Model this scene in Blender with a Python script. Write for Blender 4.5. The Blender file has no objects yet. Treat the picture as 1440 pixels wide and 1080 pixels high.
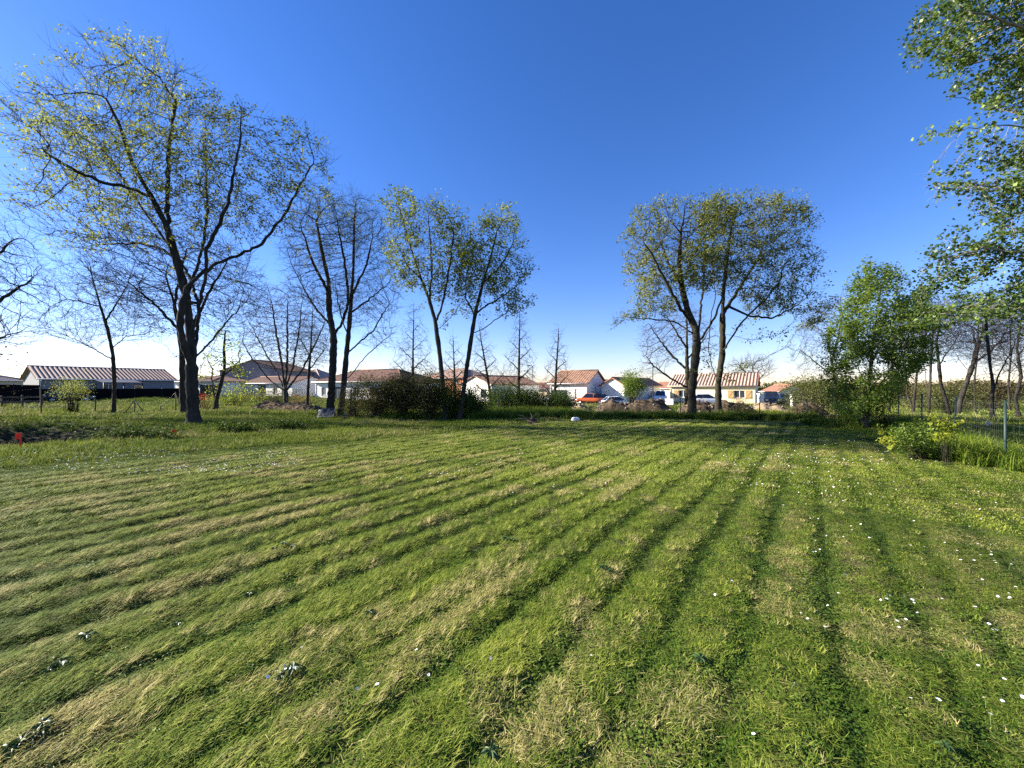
import bpy, math, random
import numpy as np
from mathutils import Vector, Matrix

SEED = 7
random.seed(SEED)
RNG = np.random.default_rng(SEED)
C = bpy.context.scene.collection
R = math.radians
PI = math.pi

# ------------------------------------------------------------------ camera model (photo pixels, 1440 x 1080)
F, CX, HY, CAMH = 541.0, 720.0, 544.0, 1.55


def W(px, py, d):
    return np.array([(px - CX) / F * d, d, CAMH + (HY - py) / F * d])


def G(px, d):
    return np.array([(px - CX) / F * d, d])


def gd(py):
    return CAMH * F / (py - HY)


# ------------------------------------------------------------------ noise
def _hash(ix, iy, seed):
    h = (ix.astype(np.int64) * 374761393 + iy.astype(np.int64) * 668265263 + seed * 1442695041) & 0xFFFFFFFF
    h = ((h ^ (h >> 13)) * 1274126177) & 0xFFFFFFFF
    h = h ^ (h >> 16)
    return (h & 0xFFFFFF) / float(0xFFFFFF)


def vnoise(x, y, seed=0):
    x = np.asarray(x, float)
    y = np.asarray(y, float)
    ix, iy = np.floor(x), np.floor(y)
    fx, fy = x - ix, y - iy
    fx = fx * fx * (3 - 2 * fx)
    fy = fy * fy * (3 - 2 * fy)
    a, b = _hash(ix, iy, seed), _hash(ix + 1, iy, seed)
    c, d = _hash(ix, iy + 1, seed), _hash(ix + 1, iy + 1, seed)
    return (a * (1 - fx) + b * fx) * (1 - fy) + (c * (1 - fx) + d * fx) * fy


def fbm(x, y, seed=0, octv=3):
    s, a, t = 0, 1.0, 0
    for o in range(octv):
        s = s + a * vnoise(np.asarray(x) * 2 ** o, np.asarray(y) * 2 ** o, seed + 17 * o)
        t += a
        a *= 0.5
    return s / t


def sstep(a, b, x):
    t = np.clip((np.asarray(x, float) - a) / (b - a), 0, 1)
    return t * t * (3 - 2 * t)


# ------------------------------------------------------------------ ground and mowing pattern
MOW = R(37)
VS, VC = math.sin(MOW), math.cos(MOW)


def mow_uv(x, y):
    u = x * VC - y * VS
    v = x * VS + y * VC
    u = u + 0.08 * np.sin(v * 0.21 + 0.7) + 0.05 * (vnoise(v * 0.5, u * 0.35, 5) - 0.5)
    return u, v


def windrow(x, y):
    """0..1: how much clipped, laid-over grass lies at x, y (long rows along the mowing direction)."""
    u, v = mow_uv(x, y)
    per = 0.43
    k = np.floor(u / per)
    ph = u / per - k
    c = 0.5 + (_hash(k, k * 0, 9) - 0.5) * 0.22
    wd = 0.12 + 0.09 * _hash(k, k * 0, 12)
    dep = 0.55 + 0.45 * _hash(k, k * 0, 15)
    n = fbm(u * 2.2, v * 0.35, 21, 3)
    dep = dep * (1 - 0.5 * sstep(0.5, 4.5, u))
    trough = np.exp(-((ph - c) / wd) ** 2) * dep * (0.7 + 0.6 * n)
    w = 0.80 - trough * 1.1 + (fbm(u * 4.5, v * 0.9, 33, 3) - 0.5) * 0.6
    return np.clip(w, 0, 1)


def lawn_mask(x, y):
    """1 on the freshly striped lawn, 0 on the rougher grass around it."""
    d = y
    edge = 6.1 + (x + 9.0) * 0.95 + 0.5 * (vnoise(x * 0.8, y * 0.8, 3) - 0.5)     # far-side limit of the striping on the west
    a = 1 - sstep(-0.3, 0.9, d - np.where(x < 1.5, edge, 17.2 + x * 0.05))
    b = 1 - sstep(0.0, 0.8, x - (6.4 + 0.28 * y))
    return a * (0.35 + 0.65 * b)


def gz(x, y):
    x = np.asarray(x, float)
    y = np.asarray(y, float)
    r = np.hypot(x, y)
    w = windrow(x, y) * lawn_mask(x, y)
    h = 0.022 * w * (1 - sstep(20, 30, r))
    h = h + 0.05 * (fbm(x * 0.5, y * 0.5, 40, 2) - 0.5)
    h = h + 0.14 * sstep(11, 18, y) * (fbm(x * 0.28, y * 0.6, 44, 3) - 0.5)
    e = ((x + 19.0) / 5.6) ** 2 + ((y - 12.6) / 2.9) ** 2
    h = h - 0.95 * np.exp(-e * e * 0.9)
    h = h - 0.7 * sstep(26, 50, r) * sstep(-40, -5, x) - 0.12 * sstep(26, 50, r)
    return h


def gz1(x, y):
    return float(gz(np.array([x]), np.array([y]))[0])


# ------------------------------------------------------------------ objects, tags
def tag(o, label=None, cat=None, group=None, kind=None):
    if label:
        o['label'] = label
    if cat:
        o['category'] = cat
    if group:
        o['group'] = group
    if kind:
        o['kind'] = kind
    return o


def thing(name, label, cat, loc=(0, 0, 0), rz=0.0, group=None):
    o = bpy.data.objects.new(name, None)
    o.empty_display_size = 0.3
    C.objects.link(o)
    o.location = loc
    o.rotation_euler = (0, 0, rz)
    return tag(o, label, cat, group)


def link(name, me, mats, parent=None):
    for m in (mats if isinstance(mats, (list, tuple)) else [mats]):
        me.materials.append(m)
    o = bpy.data.objects.new(name, me)
    C.objects.link(o)
    if parent is not None:
        o.parent = parent
    return o


def fast_mesh(name, V, faces_by_n, smooth=False, fattr=None, vattr=None):
    """V (N,3); faces_by_n: list of int arrays (M,k) of quads / tris; fattr: dict name -> float per face."""
    me = bpy.data.meshes.new(name)
    V = np.asarray(V, np.float32)
    fl = [np.asarray(f, np.int32) for f in faces_by_n if len(f)]
    nl = sum(f.size for f in fl)
    nf = sum(len(f) for f in fl)
    me.vertices.add(len(V))
    me.vertices.foreach_set('co', V.ravel())
    me.loops.add(nl)
    me.polygons.add(nf)
    me.loops.foreach_set('vertex_index', np.concatenate([f.ravel() for f in fl]))
    st, cur = [], 0
    for f in fl:
        st.append(cur + np.arange(len(f)) * f.shape[1])
        cur += f.size
    me.polygons.foreach_set('loop_start', np.concatenate(st).astype(np.int32))
    if smooth:
        me.polygons.foreach_set('use_smooth', np.ones(nf, bool))
    me.update(calc_edges=True)
    if fattr:
        for k, a in fattr.items():
            at = me.attributes.new(k, 'FLOAT', 'FACE')
            at.data.foreach_set('value', np.asarray(a, np.float32))
    if vattr:
        for k, a in vattr.items():
            at = me.attributes.new(k, 'FLOAT', 'POINT')
            at.data.foreach_set('value', np.asarray(a, np.float32))
    return me


class MB:
    """collects simple solids into ONE mesh"""

    def __init__(s):
        s.v, s.f, s.m, s.sm = [], [], [], []

    def add(s, V, Fs, mi=0, smooth=False):
        b = len(s.v)
        s.v.extend([tuple(map(float, p)) for p in V])
        for f in Fs:
            s.f.append(tuple(int(i) + b for i in f))
            s.m.append(mi)
            s.sm.append(smooth)

    def box(s, a, b, mi=0):
        x0, y0, z0 = a
        x1, y1, z1 = b
        s.add([(x0, y0, z0), (x1, y0, z0), (x1, y1, z0), (x0, y1, z0), (x0, y0, z1), (x1, y0, z1), (x1, y1, z1), (x0, y1, z1)],
              [(0, 3, 2, 1), (4, 5, 6, 7), (0, 1, 5, 4), (1, 2, 6, 5), (2, 3, 7, 6), (3, 0, 4, 7)], mi)

    def tube(s, pts, rad, n=6, mi=0, cap=True):
        pts = np.asarray(pts, float)
        rad = np.broadcast_to(np.asarray(rad, float), (len(pts),))
        V, Q = tube_arrays(pts, rad, n)
        fs = [tuple(q) for q in Q]
        if cap:
            k = len(pts)
            fs.append(tuple(range(n))[::-1])
            fs.append(tuple((k - 1) * n + i for i in range(n)))
        s.add(V, fs, mi, True)

    def prism(s, poly, y0, y1, mi=0):
        """poly in x,z extruded along y"""
        n = len(poly)
        V = [(p[0], y0, p[1]) for p in poly] + [(p[0], y1, p[1]) for p in poly]
        fs = [tuple(range(n)), tuple(range(2 * n - 1, n - 1, -1))]
        for i in range(n):
            j = (i + 1) % n
            fs.append((i, i + n, j + n, j))
        s.add(V, fs, mi)

    def build(s, name, mats, parent=None):
        me = bpy.data.meshes.new(name)
        me.from_pydata(s.v, [], s.f)
        me.polygons.foreach_set('material_index', s.m)
        me.polygons.foreach_set('use_smooth', s.sm)
        me.update()
        return link(name, me, mats, parent)


def tube_arrays(P, r, n):
    P = np.asarray(P, float)
    k = len(P)
    T = np.gradient(P, axis=0)
    T /= np.maximum(np.linalg.norm(T, axis=1, keepdims=True), 1e-9)
    m = T.mean(0)
    ax = np.zeros(3)
    ax[int(np.argmin(np.abs(m)))] = 1.0
    A = np.cross(T, ax)
    A /= np.maximum(np.linalg.norm(A, axis=1, keepdims=True), 1e-9)
    B = np.cross(T, A)
    ang = np.arange(n) * 2 * PI / n
    V = P[:, None, :] + r[:, None, None] * (A[:, None, :] * np.cos(ang)[None, :, None] + B[:, None, :] * np.sin(ang)[None, :, None])
    i = np.arange(k - 1)[:, None] * n
    j = np.arange(n)[None, :]
    j2 = (j + 1) % n
    Q = np.stack([i + j, i + j2, i + n + j2, i + n + j], -1).reshape(-1, 4)
    return V.reshape(-1, 3), Q


# ------------------------------------------------------------------ materials
def new_mat(name):
    m = bpy.data.materials.new(name)
    m.use_nodes = True
    nt = m.node_tree
    for n in list(nt.nodes):
        nt.nodes.remove(n)
    out = nt.nodes.new('ShaderNodeOutputMaterial')
    return m, nt, out


def nd(nt, t, **kw):
    n = nt.nodes.new(t)
    for k, v in kw.items():
        if hasattr(n, k):
            setattr(n, k, v)
        else:
            n.inputs[k].default_value = v
    return n


def ramp(nt, stops):
    n = nt.nodes.new('ShaderNodeValToRGB')
    e = n.color_ramp.elements
    while len(e) < len(stops):
        e.new(0.5)
    for i, (p, c) in enumerate(stops):
        e[i].position = p
        e[i].color = (c[0], c[1], c[2], 1)
    return n


def mat(name, c1, c2=None, scale=6.0, rough=0.7, bump=0.0, metal=0.0, bscale=None, detail=5.0, spec=0.3, stretch=None):
    m, nt, out = new_mat(name)
    b = nd(nt, 'ShaderNodeBsdfPrincipled')
    b.inputs['Roughness'].default_value = rough
    b.inputs['Metallic'].default_value = metal
    b.inputs['Specular IOR Level'].default_value = spec
    if c2 is None:
        c2 = tuple(x * 0.82 for x in c1)
    tc = nd(nt, 'ShaderNodeTexCoord')
    src = tc.outputs['Object']
    if stretch:
        mp = nd(nt, 'ShaderNodeMapping')
        mp.inputs['Scale'].default_value = stretch
        nt.links.new(src, mp.inputs['Vector'])
        src = mp.outputs['Vector']
    nz = nd(nt, 'ShaderNodeTexNoise')
    nz.inputs['Scale'].default_value = scale
    nz.inputs['Detail'].default_value = detail
    nz.inputs['Roughness'].default_value = 0.65
    nt.links.new(src, nz.inputs['Vector'])
    rp = ramp(nt, [(0.32, c2), (0.68, c1)])
    nt.links.new(nz.outputs['Fac'], rp.inputs['Fac'])
    nt.links.new(rp.outputs['Color'], b.inputs['Base Color'])
    if bump:
        n2 = nd(nt, 'ShaderNodeTexNoise')
        n2.inputs['Scale'].default_value = bscale or scale * 4
        n2.inputs['Detail'].default_value = 6
        nt.links.new(src, n2.inputs['Vector'])
        bp = nd(nt, 'ShaderNodeBump')
        bp.inputs['Strength'].default_value = bump
        bp.inputs['Distance'].default_value = 0.03
        nt.links.new(n2.outputs['Fac'], bp.inputs['Height'])
        nt.links.new(bp.outputs['Normal'], b.inputs['Normal'])
    nt.links.new(b.outputs['BSDF'], out.inputs['Surface'])
    return m


def leaf_mat(name, stops, trans=0.4, rough=0.7, attr='rnd', atype='GEOMETRY', spec=0.12, tcol=(1.25, 1.3, 0.6)):
    m, nt, out = new_mat(name)
    at = nd(nt, 'ShaderNodeAttribute')
    at.attribute_name = attr
    at.attribute_type = atype
    rp = ramp(nt, stops)
    nt.links.new(at.outputs['Fac'], rp.inputs['Fac'])
    b = nd(nt, 'ShaderNodeBsdfPrincipled')
    b.inputs['Roughness'].default_value = rough
    b.inputs['Specular IOR Level'].default_value = spec
    nt.links.new(rp.outputs['Color'], b.inputs['Base Color'])
    tr = nd(nt, 'ShaderNodeBsdfTranslucent')
    mx = nd(nt, 'ShaderNodeMix', data_type='RGBA', blend_type='MULTIPLY')
    mx.inputs['Factor'].default_value = 1
    nt.links.new(rp.outputs['Color'], mx.inputs['A'])
    mx.inputs['B'].default_value = (*tcol, 1)
    nt.links.new(mx.outputs['Result'], tr.inputs['Color'])
    ms = nd(nt, 'ShaderNodeMixShader')
    ms.inputs['Fac'].default_value = trans
    nt.links.new(b.outputs['BSDF'], ms.inputs[1])
    nt.links.new(tr.outputs['BSDF'], ms.inputs[2])
    nt.links.new(ms.outputs['Shader'], out.inputs['Surface'])
    return m


M = {}
M['bark'] = mat('dark_bark', (0.060, 0.052, 0.042), (0.018, 0.016, 0.014), 5, 0.95, 0.9, bscale=16, stretch=(1, 1, 0.25), spec=0.1)
M['bark_grey'] = mat('grey_bark', (0.11, 0.098, 0.08), (0.035, 0.031, 0.026), 5, 0.95, 0.8, bscale=18, stretch=(1, 1, 0.25), spec=0.1)
M['bark_mossy'] = mat('mossy_bark', (0.06, 0.053, 0.036), (0.02, 0.018, 0.013), 4, 0.95, 0.9, bscale=16, stretch=(1, 1, 0.3), spec=0.1)
M['bark_pale'] = mat('pale_bark', (0.30, 0.265, 0.21), (0.14, 0.12, 0.095), 12, 0.8, 0.4, spec=0.2)
M['twig'] = mat('bare_twig', (0.05, 0.04, 0.033), (0.028, 0.023, 0.019), 8, 0.9, spec=0.1)
M['twig_grey'] = mat('grey_twig', (0.105, 0.085, 0.07), (0.055, 0.045, 0.038), 8, 0.9, spec=0.1)
M['leaf_oak'] = leaf_mat('young_oak_leaf', [(0.0, (0.10, 0.12, 0.04)), (0.5, (0.21, 0.225, 0.08)), (1.0, (0.35, 0.35, 0.15))], 0.45)
M['leaf_alder'] = leaf_mat('alder_leaf', [(0.0, (0.08, 0.105, 0.02)), (0.5, (0.17, 0.195, 0.042)), (1.0, (0.31, 0.315, 0.08))], 0.45)
M['leaf_olive'] = leaf_mat('olive_oak_leaf', [(0.0, (0.085, 0.105, 0.03)), (0.55, (0.19, 0.205, 0.062)), (1.0, (0.33, 0.32, 0.12))], 0.45)
M['leaf_poplar'] = leaf_mat('poplar_leaf', [(0.0, (0.03, 0.062, 0.014)), (0.6, (0.08, 0.13, 0.027)), (1.0, (0.24, 0.31, 0.07))], 0.38, 0.42, spec=0.4)
M['leaf_green'] = leaf_mat('green_leaf', [(0.0, (0.055, 0.095, 0.014)), (0.6, (0.13, 0.19, 0.028)), (1.0, (0.26, 0.32, 0.06))], 0.45, 0.5, spec=0.3)
M['leaf_dark'] = leaf_mat('dark_shrub_leaf', [(0.0, (0.022, 0.026, 0.010)), (0.6, (0.075, 0.073, 0.027)), (1.0, (0.17, 0.15, 0.06))], 0.22)
M['leaf_brown'] = leaf_mat('brown_shrub_leaf', [(0.0, (0.045, 0.04, 0.018)), (0.6, (0.10, 0.085, 0.035)), (1.0, (0.17, 0.14, 0.06))], 0.25)
M['leaf_weed'] = leaf_mat('weed_leaf', [(0.0, (0.018, 0.035, 0.008)), (0.6, (0.045, 0.075, 0.014)), (1.0, (0.11, 0.15, 0.03))], 0.3, .65, spec=.12)
M['leaf_yellow'] = leaf_mat('yellow_green_leaf', [(0.0, (0.10, 0.13, 0.02)), (0.5, (0.24, 0.27, 0.03)), (1.0, (0.40, 0.40, 0.06))], 0.45)
M['leaf_rust'] = leaf_mat('rust_leaf', [(0.0, (0.10, 0.05, 0.025)), (0.5, (0.22, 0.12, 0.055)), (1.0, (0.36, 0.24, 0.11))], 0.3)
M['leaf_far'] = leaf_mat('far_hedge_leaf', [(0.0, (0.05, 0.06, 0.02)), (0.6, (0.10, 0.11, 0.035)), (1.0, (0.17, 0.17, 0.06))], 0.3)
M['render_white'] = mat('white_render', (0.78, 0.76, 0.71), (0.68, 0.65, 0.60), 1.2, 0.85, 0.15, bscale=60)
M['render_cream'] = mat('cream_render', (0.86, 0.75, 0.47), (0.82, 0.70, 0.42), 0.9, 0.85, 0.15, bscale=60)
M['render_pink'] = mat('pinkish_render', (0.72, 0.56, 0.44), (0.62, 0.49, 0.38), 0.9, 0.85, 0.15, bscale=60)
M['render_beige'] = mat('beige_render', (0.52, 0.47, 0.36), (0.45, 0.40, 0.31), 0.9, 0.85, 0.15, bscale=60)
M['render_grey'] = mat('grey_render', (0.21, 0.21, 0.22), (0.17, 0.17, 0.18), 0.9, 0.85, 0.15, bscale=60)
M['brick'] = mat('orange_brick', (0.55, 0.22, 0.12), (0.40, 0.16, 0.09), 5, 0.9, 0.3)
M['tile_brown'] = mat('brown_roof_tile', (0.25, 0.13, 0.085), (0.10, 0.055, 0.04), 3.0, 0.85, 0.2, bscale=14)
M['tile_mixed'] = mat('mottled_roof_tile', (0.42, 0.235, 0.14), (0.10, 0.055, 0.04), 3.0, 0.85, 0.2, bscale=14, detail=8)
M['tile_light'] = mat('weathered_roof_tile', (0.56, 0.43, 0.34), (0.34, 0.23, 0.17), 2.6, 0.85, 0.2, bscale=14)
M['tile_channel'] = mat('dark_channel_tile', (0.25, 0.125, 0.085), (0.14, 0.07, 0.05), 3.0, 0.9)  # darker red for the low columns of the striped roofs
M['tile_orange'] = mat('orange_roof_tile', (0.40, 0.20, 0.13), (0.22, 0.105, 0.07), 2.6, 0.85, 0.2, bscale=14)
M['wood'] = mat('honey_wood', (0.50, 0.33, 0.15), (0.38, 0.24, 0.10), 5, 0.6, 0.1, stretch=(4, 4, 0.6))
M['white_paint'] = mat('white_paint', (0.8, 0.8, 0.79), (0.72, 0.72, 0.7), 2, 0.4)
M['grey_door'] = mat('slate_grey_paint', (0.09, 0.105, 0.12), (0.07, 0.085, 0.10), 2, 0.4)
M['black_screen'] = mat('black_privacy_screen', (0.008, 0.008, 0.009), (0.004, 0.004, 0.005), 3, 0.9, spec=0.05)
M['concrete'] = mat('concrete', (0.42, 0.40, 0.37), (0.32, 0.30, 0.28), 4, 0.9, 0.3)
M['gravel'] = mat('pale_gravel', (0.55, 0.50, 0.42), (0.36, 0.32, 0.26), 30, 0.95, 0.5)
M['metal_dark'] = mat('dark_metal', (0.03, 0.035, 0.035), (0.018, 0.02, 0.02), 8, 0.5, metal=0.5)
M['metal_green'] = mat('green_metal', (0.022, 0.05, 0.042), (0.014, 0.03, 0.026), 8, 0.5)
M['wire'] = mat('galvanised_wire', (0.22, 0.24, 0.22), (0.15, 0.16, 0.15), 8, 0.5, metal=0.6)
M['old_wood'] = mat('weathered_post_wood', (0.11, 0.095, 0.075), (0.05, 0.042, 0.034), 8, 0.9, 0.4, stretch=(1, 1, 0.2))
M['soil'] = mat('turned_soil', (0.145, 0.105, 0.07), (0.055, 0.04, 0.027), 3.5, 0.98, 0.9, bscale=12, detail=9, spec=0.05)
M['soil_pale'] = mat('pale_clay', (0.42, 0.31, 0.20), (0.16, 0.115, 0.075), 2.5, 0.98, 0.9, bscale=10, detail=9, spec=0.05)
M['stone'] = mat('rubble_stone', (0.28, 0.23, 0.17), (0.13, 0.105, 0.075), 4, 0.9, 0.6)
M['red_plastic'] = mat('red_flag_plastic', (0.75, 0.035, 0.02), (0.6, 0.025, 0.015), 6, 0.45)
M['white_plastic'] = mat('white_plastic', (0.82, 0.83, 0.84), (0.7, 0.71, 0.72), 6, 0.35)
M['grey_sheet'] = mat('grey_sheeting', (0.085, 0.09, 0.10), (0.035, 0.038, 0.042), 5, 0.7, 0.3)
M['tyre'] = mat('tyre_rubber', (0.015, 0.015, 0.015), (0.01, 0.01, 0.01), 9, 0.8)
M['rim'] = mat('wheel_rim', (0.45, 0.46, 0.47), (0.38, 0.39, 0.4), 9, 0.3, metal=0.8)
M['car_white'] = mat('white_car_paint', (0.80, 0.80, 0.79), (0.78, 0.78, 0.77), 1, 0.22, spec=0.6)
M['car_black'] = mat('black_car_paint', (0.012, 0.013, 0.015), (0.01, 0.011, 0.012), 1, 0.2, spec=0.6)
M['car_blue'] = mat('navy_car_paint', (0.012, 0.022, 0.055), (0.011, 0.02, 0.05), 1, 0.2, spec=0.6)
M['car_orange'] = mat('orange_car_paint', (0.58, 0.12, 0.03), (0.54, 0.11, 0.028), 1, 0.25, spec=0.6)
M['lamp_clear'] = mat('headlight_glass', (0.7, 0.7, 0.68), (0.6, 0.6, 0.58), 4, 0.15)
M['lamp_red'] = mat('taillight_glass', (0.35, 0.02, 0.015), (0.28, 0.015, 0.012), 4, 0.2)


def glass_mat(name, c):
    m, nt, out = new_mat(name)
    b = nd(nt, 'ShaderNodeBsdfPrincipled')
    b.inputs['Base Color'].default_value = (*c, 1)
    b.inputs['Roughness'].default_value = 0.0525
    b.inputs['Specular IOR Level'].default_value = 0.9
    nt.links.new(b.outputs['BSDF'], out.inputs['Surface'])
    return m


M['glass'] = glass_mat('window_glass', (0.035, 0.042, 0.055))
M['car_glass'] = glass_mat('car_glass', (0.012, 0.014, 0.018))

# ------------------------------------------------------------------ grass materials (per-clump values carried by the points)


def grass_mat(name, greens, straws, trans=0.3, rough=0.75):
    """blade colour = mix(green, straw, per-clump dryness) with a per-blade shift"""
    m, nt, out = new_mat(name)
    t1 = nd(nt, 'ShaderNodeAttribute')
    t1.attribute_name = 'tone'
    t1.attribute_type = 'INSTANCER'
    t2 = nd(nt, 'ShaderNodeAttribute')
    t2.attribute_name = 'dry'
    t2.attribute_type = 'INSTANCER'
    r = nd(nt, 'ShaderNodeAttribute')
    r.attribute_name = 'rnd'
    ad = nd(nt, 'ShaderNodeMath', operation='MULTIPLY_ADD')
    nt.links.new(r.outputs['Fac'], ad.inputs[0])
    ad.inputs[1].default_value = 0.55
    sb = nd(nt, 'ShaderNodeMath', operation='MULTIPLY')
    nt.links.new(t1.outputs['Fac'], sb.inputs[0])
    sb.inputs[1].default_value = 0.55
    nt.links.new(sb.outputs[0], ad.inputs[2])
    g = ramp(nt, greens)
    nt.links.new(ad.outputs[0], g.inputs['Fac'])
    s = ramp(nt, straws)
    nt.links.new(r.outputs['Fac'], s.inputs['Fac'])
    # dryness threshold per blade
    lt = nd(nt, 'ShaderNodeMath', operation='SUBTRACT')
    nt.links.new(t2.outputs['Fac'], lt.inputs[0])
    r2 = nd(nt, 'ShaderNodeMath', operation='FRACT')
    mm = nd(nt, 'ShaderNodeMath', operation='MULTIPLY')
    nt.links.new(r.outputs['Fac'], mm.inputs[0])
    mm.inputs[1].default_value = 7.31
    nt.links.new(mm.outputs[0], r2.inputs[0])
    nt.links.new(r2.outputs[0], lt.inputs[1])
    cl = nd(nt, 'ShaderNodeMath', operation='MULTIPLY_ADD', use_clamp=True)
    nt.links.new(lt.outputs[0], cl.inputs[0])
    cl.inputs[1].default_value = 3.0
    cl.inputs[2].default_value = 0.3
    mx = nd(nt, 'ShaderNodeMix', data_type='RGBA')
    nt.links.new(cl.outputs[0], mx.inputs['Factor'])
    nt.links.new(g.outputs['Color'], mx.inputs['A'])
    nt.links.new(s.outputs['Color'], mx.inputs['B'])
    b = nd(nt, 'ShaderNodeBsdfPrincipled')
    b.inputs['Roughness'].default_value = rough
    b.inputs['Specular IOR Level'].default_value = 0.07
    nt.links.new(mx.outputs['Result'], b.inputs['Base Color'])
    tr = nd(nt, 'ShaderNodeBsdfTranslucent')
    nt.links.new(mx.outputs['Result'], tr.inputs['Color'])
    ms = nd(nt, 'ShaderNodeMixShader')
    ms.inputs['Fac'].default_value = trans
    nt.links.new(b.outputs['BSDF'], ms.inputs[1])
    nt.links.new(tr.outputs['BSDF'], ms.inputs[2])
    nt.links.new(ms.outputs['Shader'], out.inputs['Surface'])
    return m


GREENS = [(0.0, (0.018, 0.044, 0.005)), (0.45, (0.078, 0.136, 0.012)), (1.0, (0.34, 0.37, 0.058))]
STRAWS = [(0.0, (0.19, 0.165, 0.05)), (0.5, (0.38, 0.33, 0.12)), (1.0, (0.56, 0.47, 0.22))]
M['grass'] = grass_mat('grass_blade', GREENS, STRAWS, 0.22)
M['clover'] = grass_mat('clover_leaf', [(0.0, (0.022, 0.05, 0.010)), (0.5, (0.062, 0.115, 0.016)), (1.0, (0.19, 0.26, 0.045))], [(0.0, (0.08, 0.12, 0.02)), (1.0, (0.24, 0.25, 0.06))], 0.2, 0.5)

# ------------------------------------------------------------------ ground sheet (polar grid about the lawn's edge, reaches the horizon)


def build_ground():
    rad = np.concatenate([[0.05], np.geomspace(0.5, 40, 330), np.geomspace(41.5, 2500, 60)])
    na = 600
    ang = np.linspace(0, 2 * PI, na, endpoint=False)
    X = rad[:, None] * np.sin(ang)[None, :]
    Y = rad[:, None] * np.cos(ang)[None, :]
    Z = gz(X, Y)
    V = np.stack([X, Y, Z], -1).reshape(-1, 3)
    i = np.arange(len(rad) - 1)[:, None] * na
    j = np.arange(na)[None, :]
    j2 = (j + 1) % na
    Q = np.stack([i + j, i + na + j, i + na + j2, i + j2], -1).reshape(-1, 4)
    cap = np.arange(na)[None, :]
    dry = sstep(.5, 1, windrow(X, Y)) * lawn_mask(X, Y) * 0.6
    e = np.exp(-(((X + 11.5) / 5.2) ** 2 + ((Y - 13.4) / 0.9) ** 2))
    dry = np.clip(dry + 0.8 * e, 0, 1)
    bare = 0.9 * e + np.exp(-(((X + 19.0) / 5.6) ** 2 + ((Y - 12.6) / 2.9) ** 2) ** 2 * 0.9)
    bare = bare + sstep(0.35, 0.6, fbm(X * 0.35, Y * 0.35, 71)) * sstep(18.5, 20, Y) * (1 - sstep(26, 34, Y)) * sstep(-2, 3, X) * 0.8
    me = fast_mesh('ground', V, [Q, cap], True, None, {'dry': dry.ravel(), 'bare': np.clip(bare, 0, 1).ravel(), 'hollow_shade': np.exp(-(((X + 19.0) / 5.6) ** 2 + ((Y - 12.6) / 2.9) ** 2) ** 2 * .45).ravel()})
    m, nt, out = new_mat('meadow_ground')
    geo = nd(nt, 'ShaderNodeNewGeometry')
    b = nd(nt, 'ShaderNodeBsdfPrincipled')
    b.inputs['Roughness'].default_value = 0.95
    b.inputs['Specular IOR Level'].default_value = 0.05
    n1 = nd(nt, 'ShaderNodeTexNoise')
    n1.inputs['Scale'].default_value = 0.45
    n1.inputs['Detail'].default_value = 9
    n1.inputs['Roughness'].default_value = 0.7
    nt.links.new(geo.outputs['Position'], n1.inputs['Vector'])
    r1 = ramp(nt, [(0.3, (0.028, 0.042, 0.010)), (0.5, (0.055, 0.075, 0.017)), (0.72, (0.11, 0.125, 0.035))])
    nt.links.new(n1.outputs['Fac'], r1.inputs['Fac'])
    n2 = nd(nt, 'ShaderNodeTexNoise')
    n2.inputs['Scale'].default_value = 55
    n2.inputs['Detail'].default_value = 6
    nt.links.new(geo.outputs['Position'], n2.inputs['Vector'])
    r2 = ramp(nt, [(0.35, (0.10, 0.08, 0.035)), (0.7, (0.24, 0.19, 0.085))])
    nt.links.new(n2.outputs['Fac'], r2.inputs['Fac'])
    a = nd(nt, 'ShaderNodeAttribute')
    a.attribute_name = 'dry'
    mx = nd(nt, 'ShaderNodeMix', data_type='RGBA')
    nt.links.new(a.outputs['Fac'], mx.inputs['Factor'])
    nt.links.new(r1.outputs['Color'], mx.inputs['A'])
    nt.links.new(r2.outputs['Color'], mx.inputs['B'])
    a2 = nd(nt, 'ShaderNodeAttribute')
    a2.attribute_name = 'bare'
    r3 = ramp(nt, [(0.3, (0.055, 0.04, 0.026)), (0.7, (0.13, 0.10, 0.065))])
    nt.links.new(n2.outputs['Fac'], r3.inputs['Fac'])
    mx2 = nd(nt, 'ShaderNodeMix', data_type='RGBA')
    nt.links.new(a2.outputs['Fac'], mx2.inputs['Factor'])
    nt.links.new(mx.outputs['Result'], mx2.inputs['A'])
    nt.links.new(r3.outputs['Color'], mx2.inputs['B'])
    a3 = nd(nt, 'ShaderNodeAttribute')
    a3.attribute_name = 'hollow_shade'  # near-black painted into the hollow's ground colour to deepen the shade there
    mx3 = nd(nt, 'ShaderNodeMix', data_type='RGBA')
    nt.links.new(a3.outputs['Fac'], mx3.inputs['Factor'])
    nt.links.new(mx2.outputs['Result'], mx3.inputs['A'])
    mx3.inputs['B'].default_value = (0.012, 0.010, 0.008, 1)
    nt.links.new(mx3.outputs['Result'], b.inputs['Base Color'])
    bp = nd(nt, 'ShaderNodeBump')
    bp.inputs['Strength'].default_value = 0.8
    bp.inputs['Distance'].default_value = 0.04
    nt.links.new(n2.outputs['Fac'], bp.inputs['Height'])
    nt.links.new(bp.outputs['Normal'], b.inputs['Normal'])
    nt.links.new(b.outputs['BSDF'], out.inputs['Surface'])
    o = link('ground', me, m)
    tag(o, kind='structure')


build_ground()

# ------------------------------------------------------------------ grass clumps (never linked to the scene; picked by the geometry nodes below)
CL = bpy.data.collections.new('grass_clump_shapes')
CLUMPS = []


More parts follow.
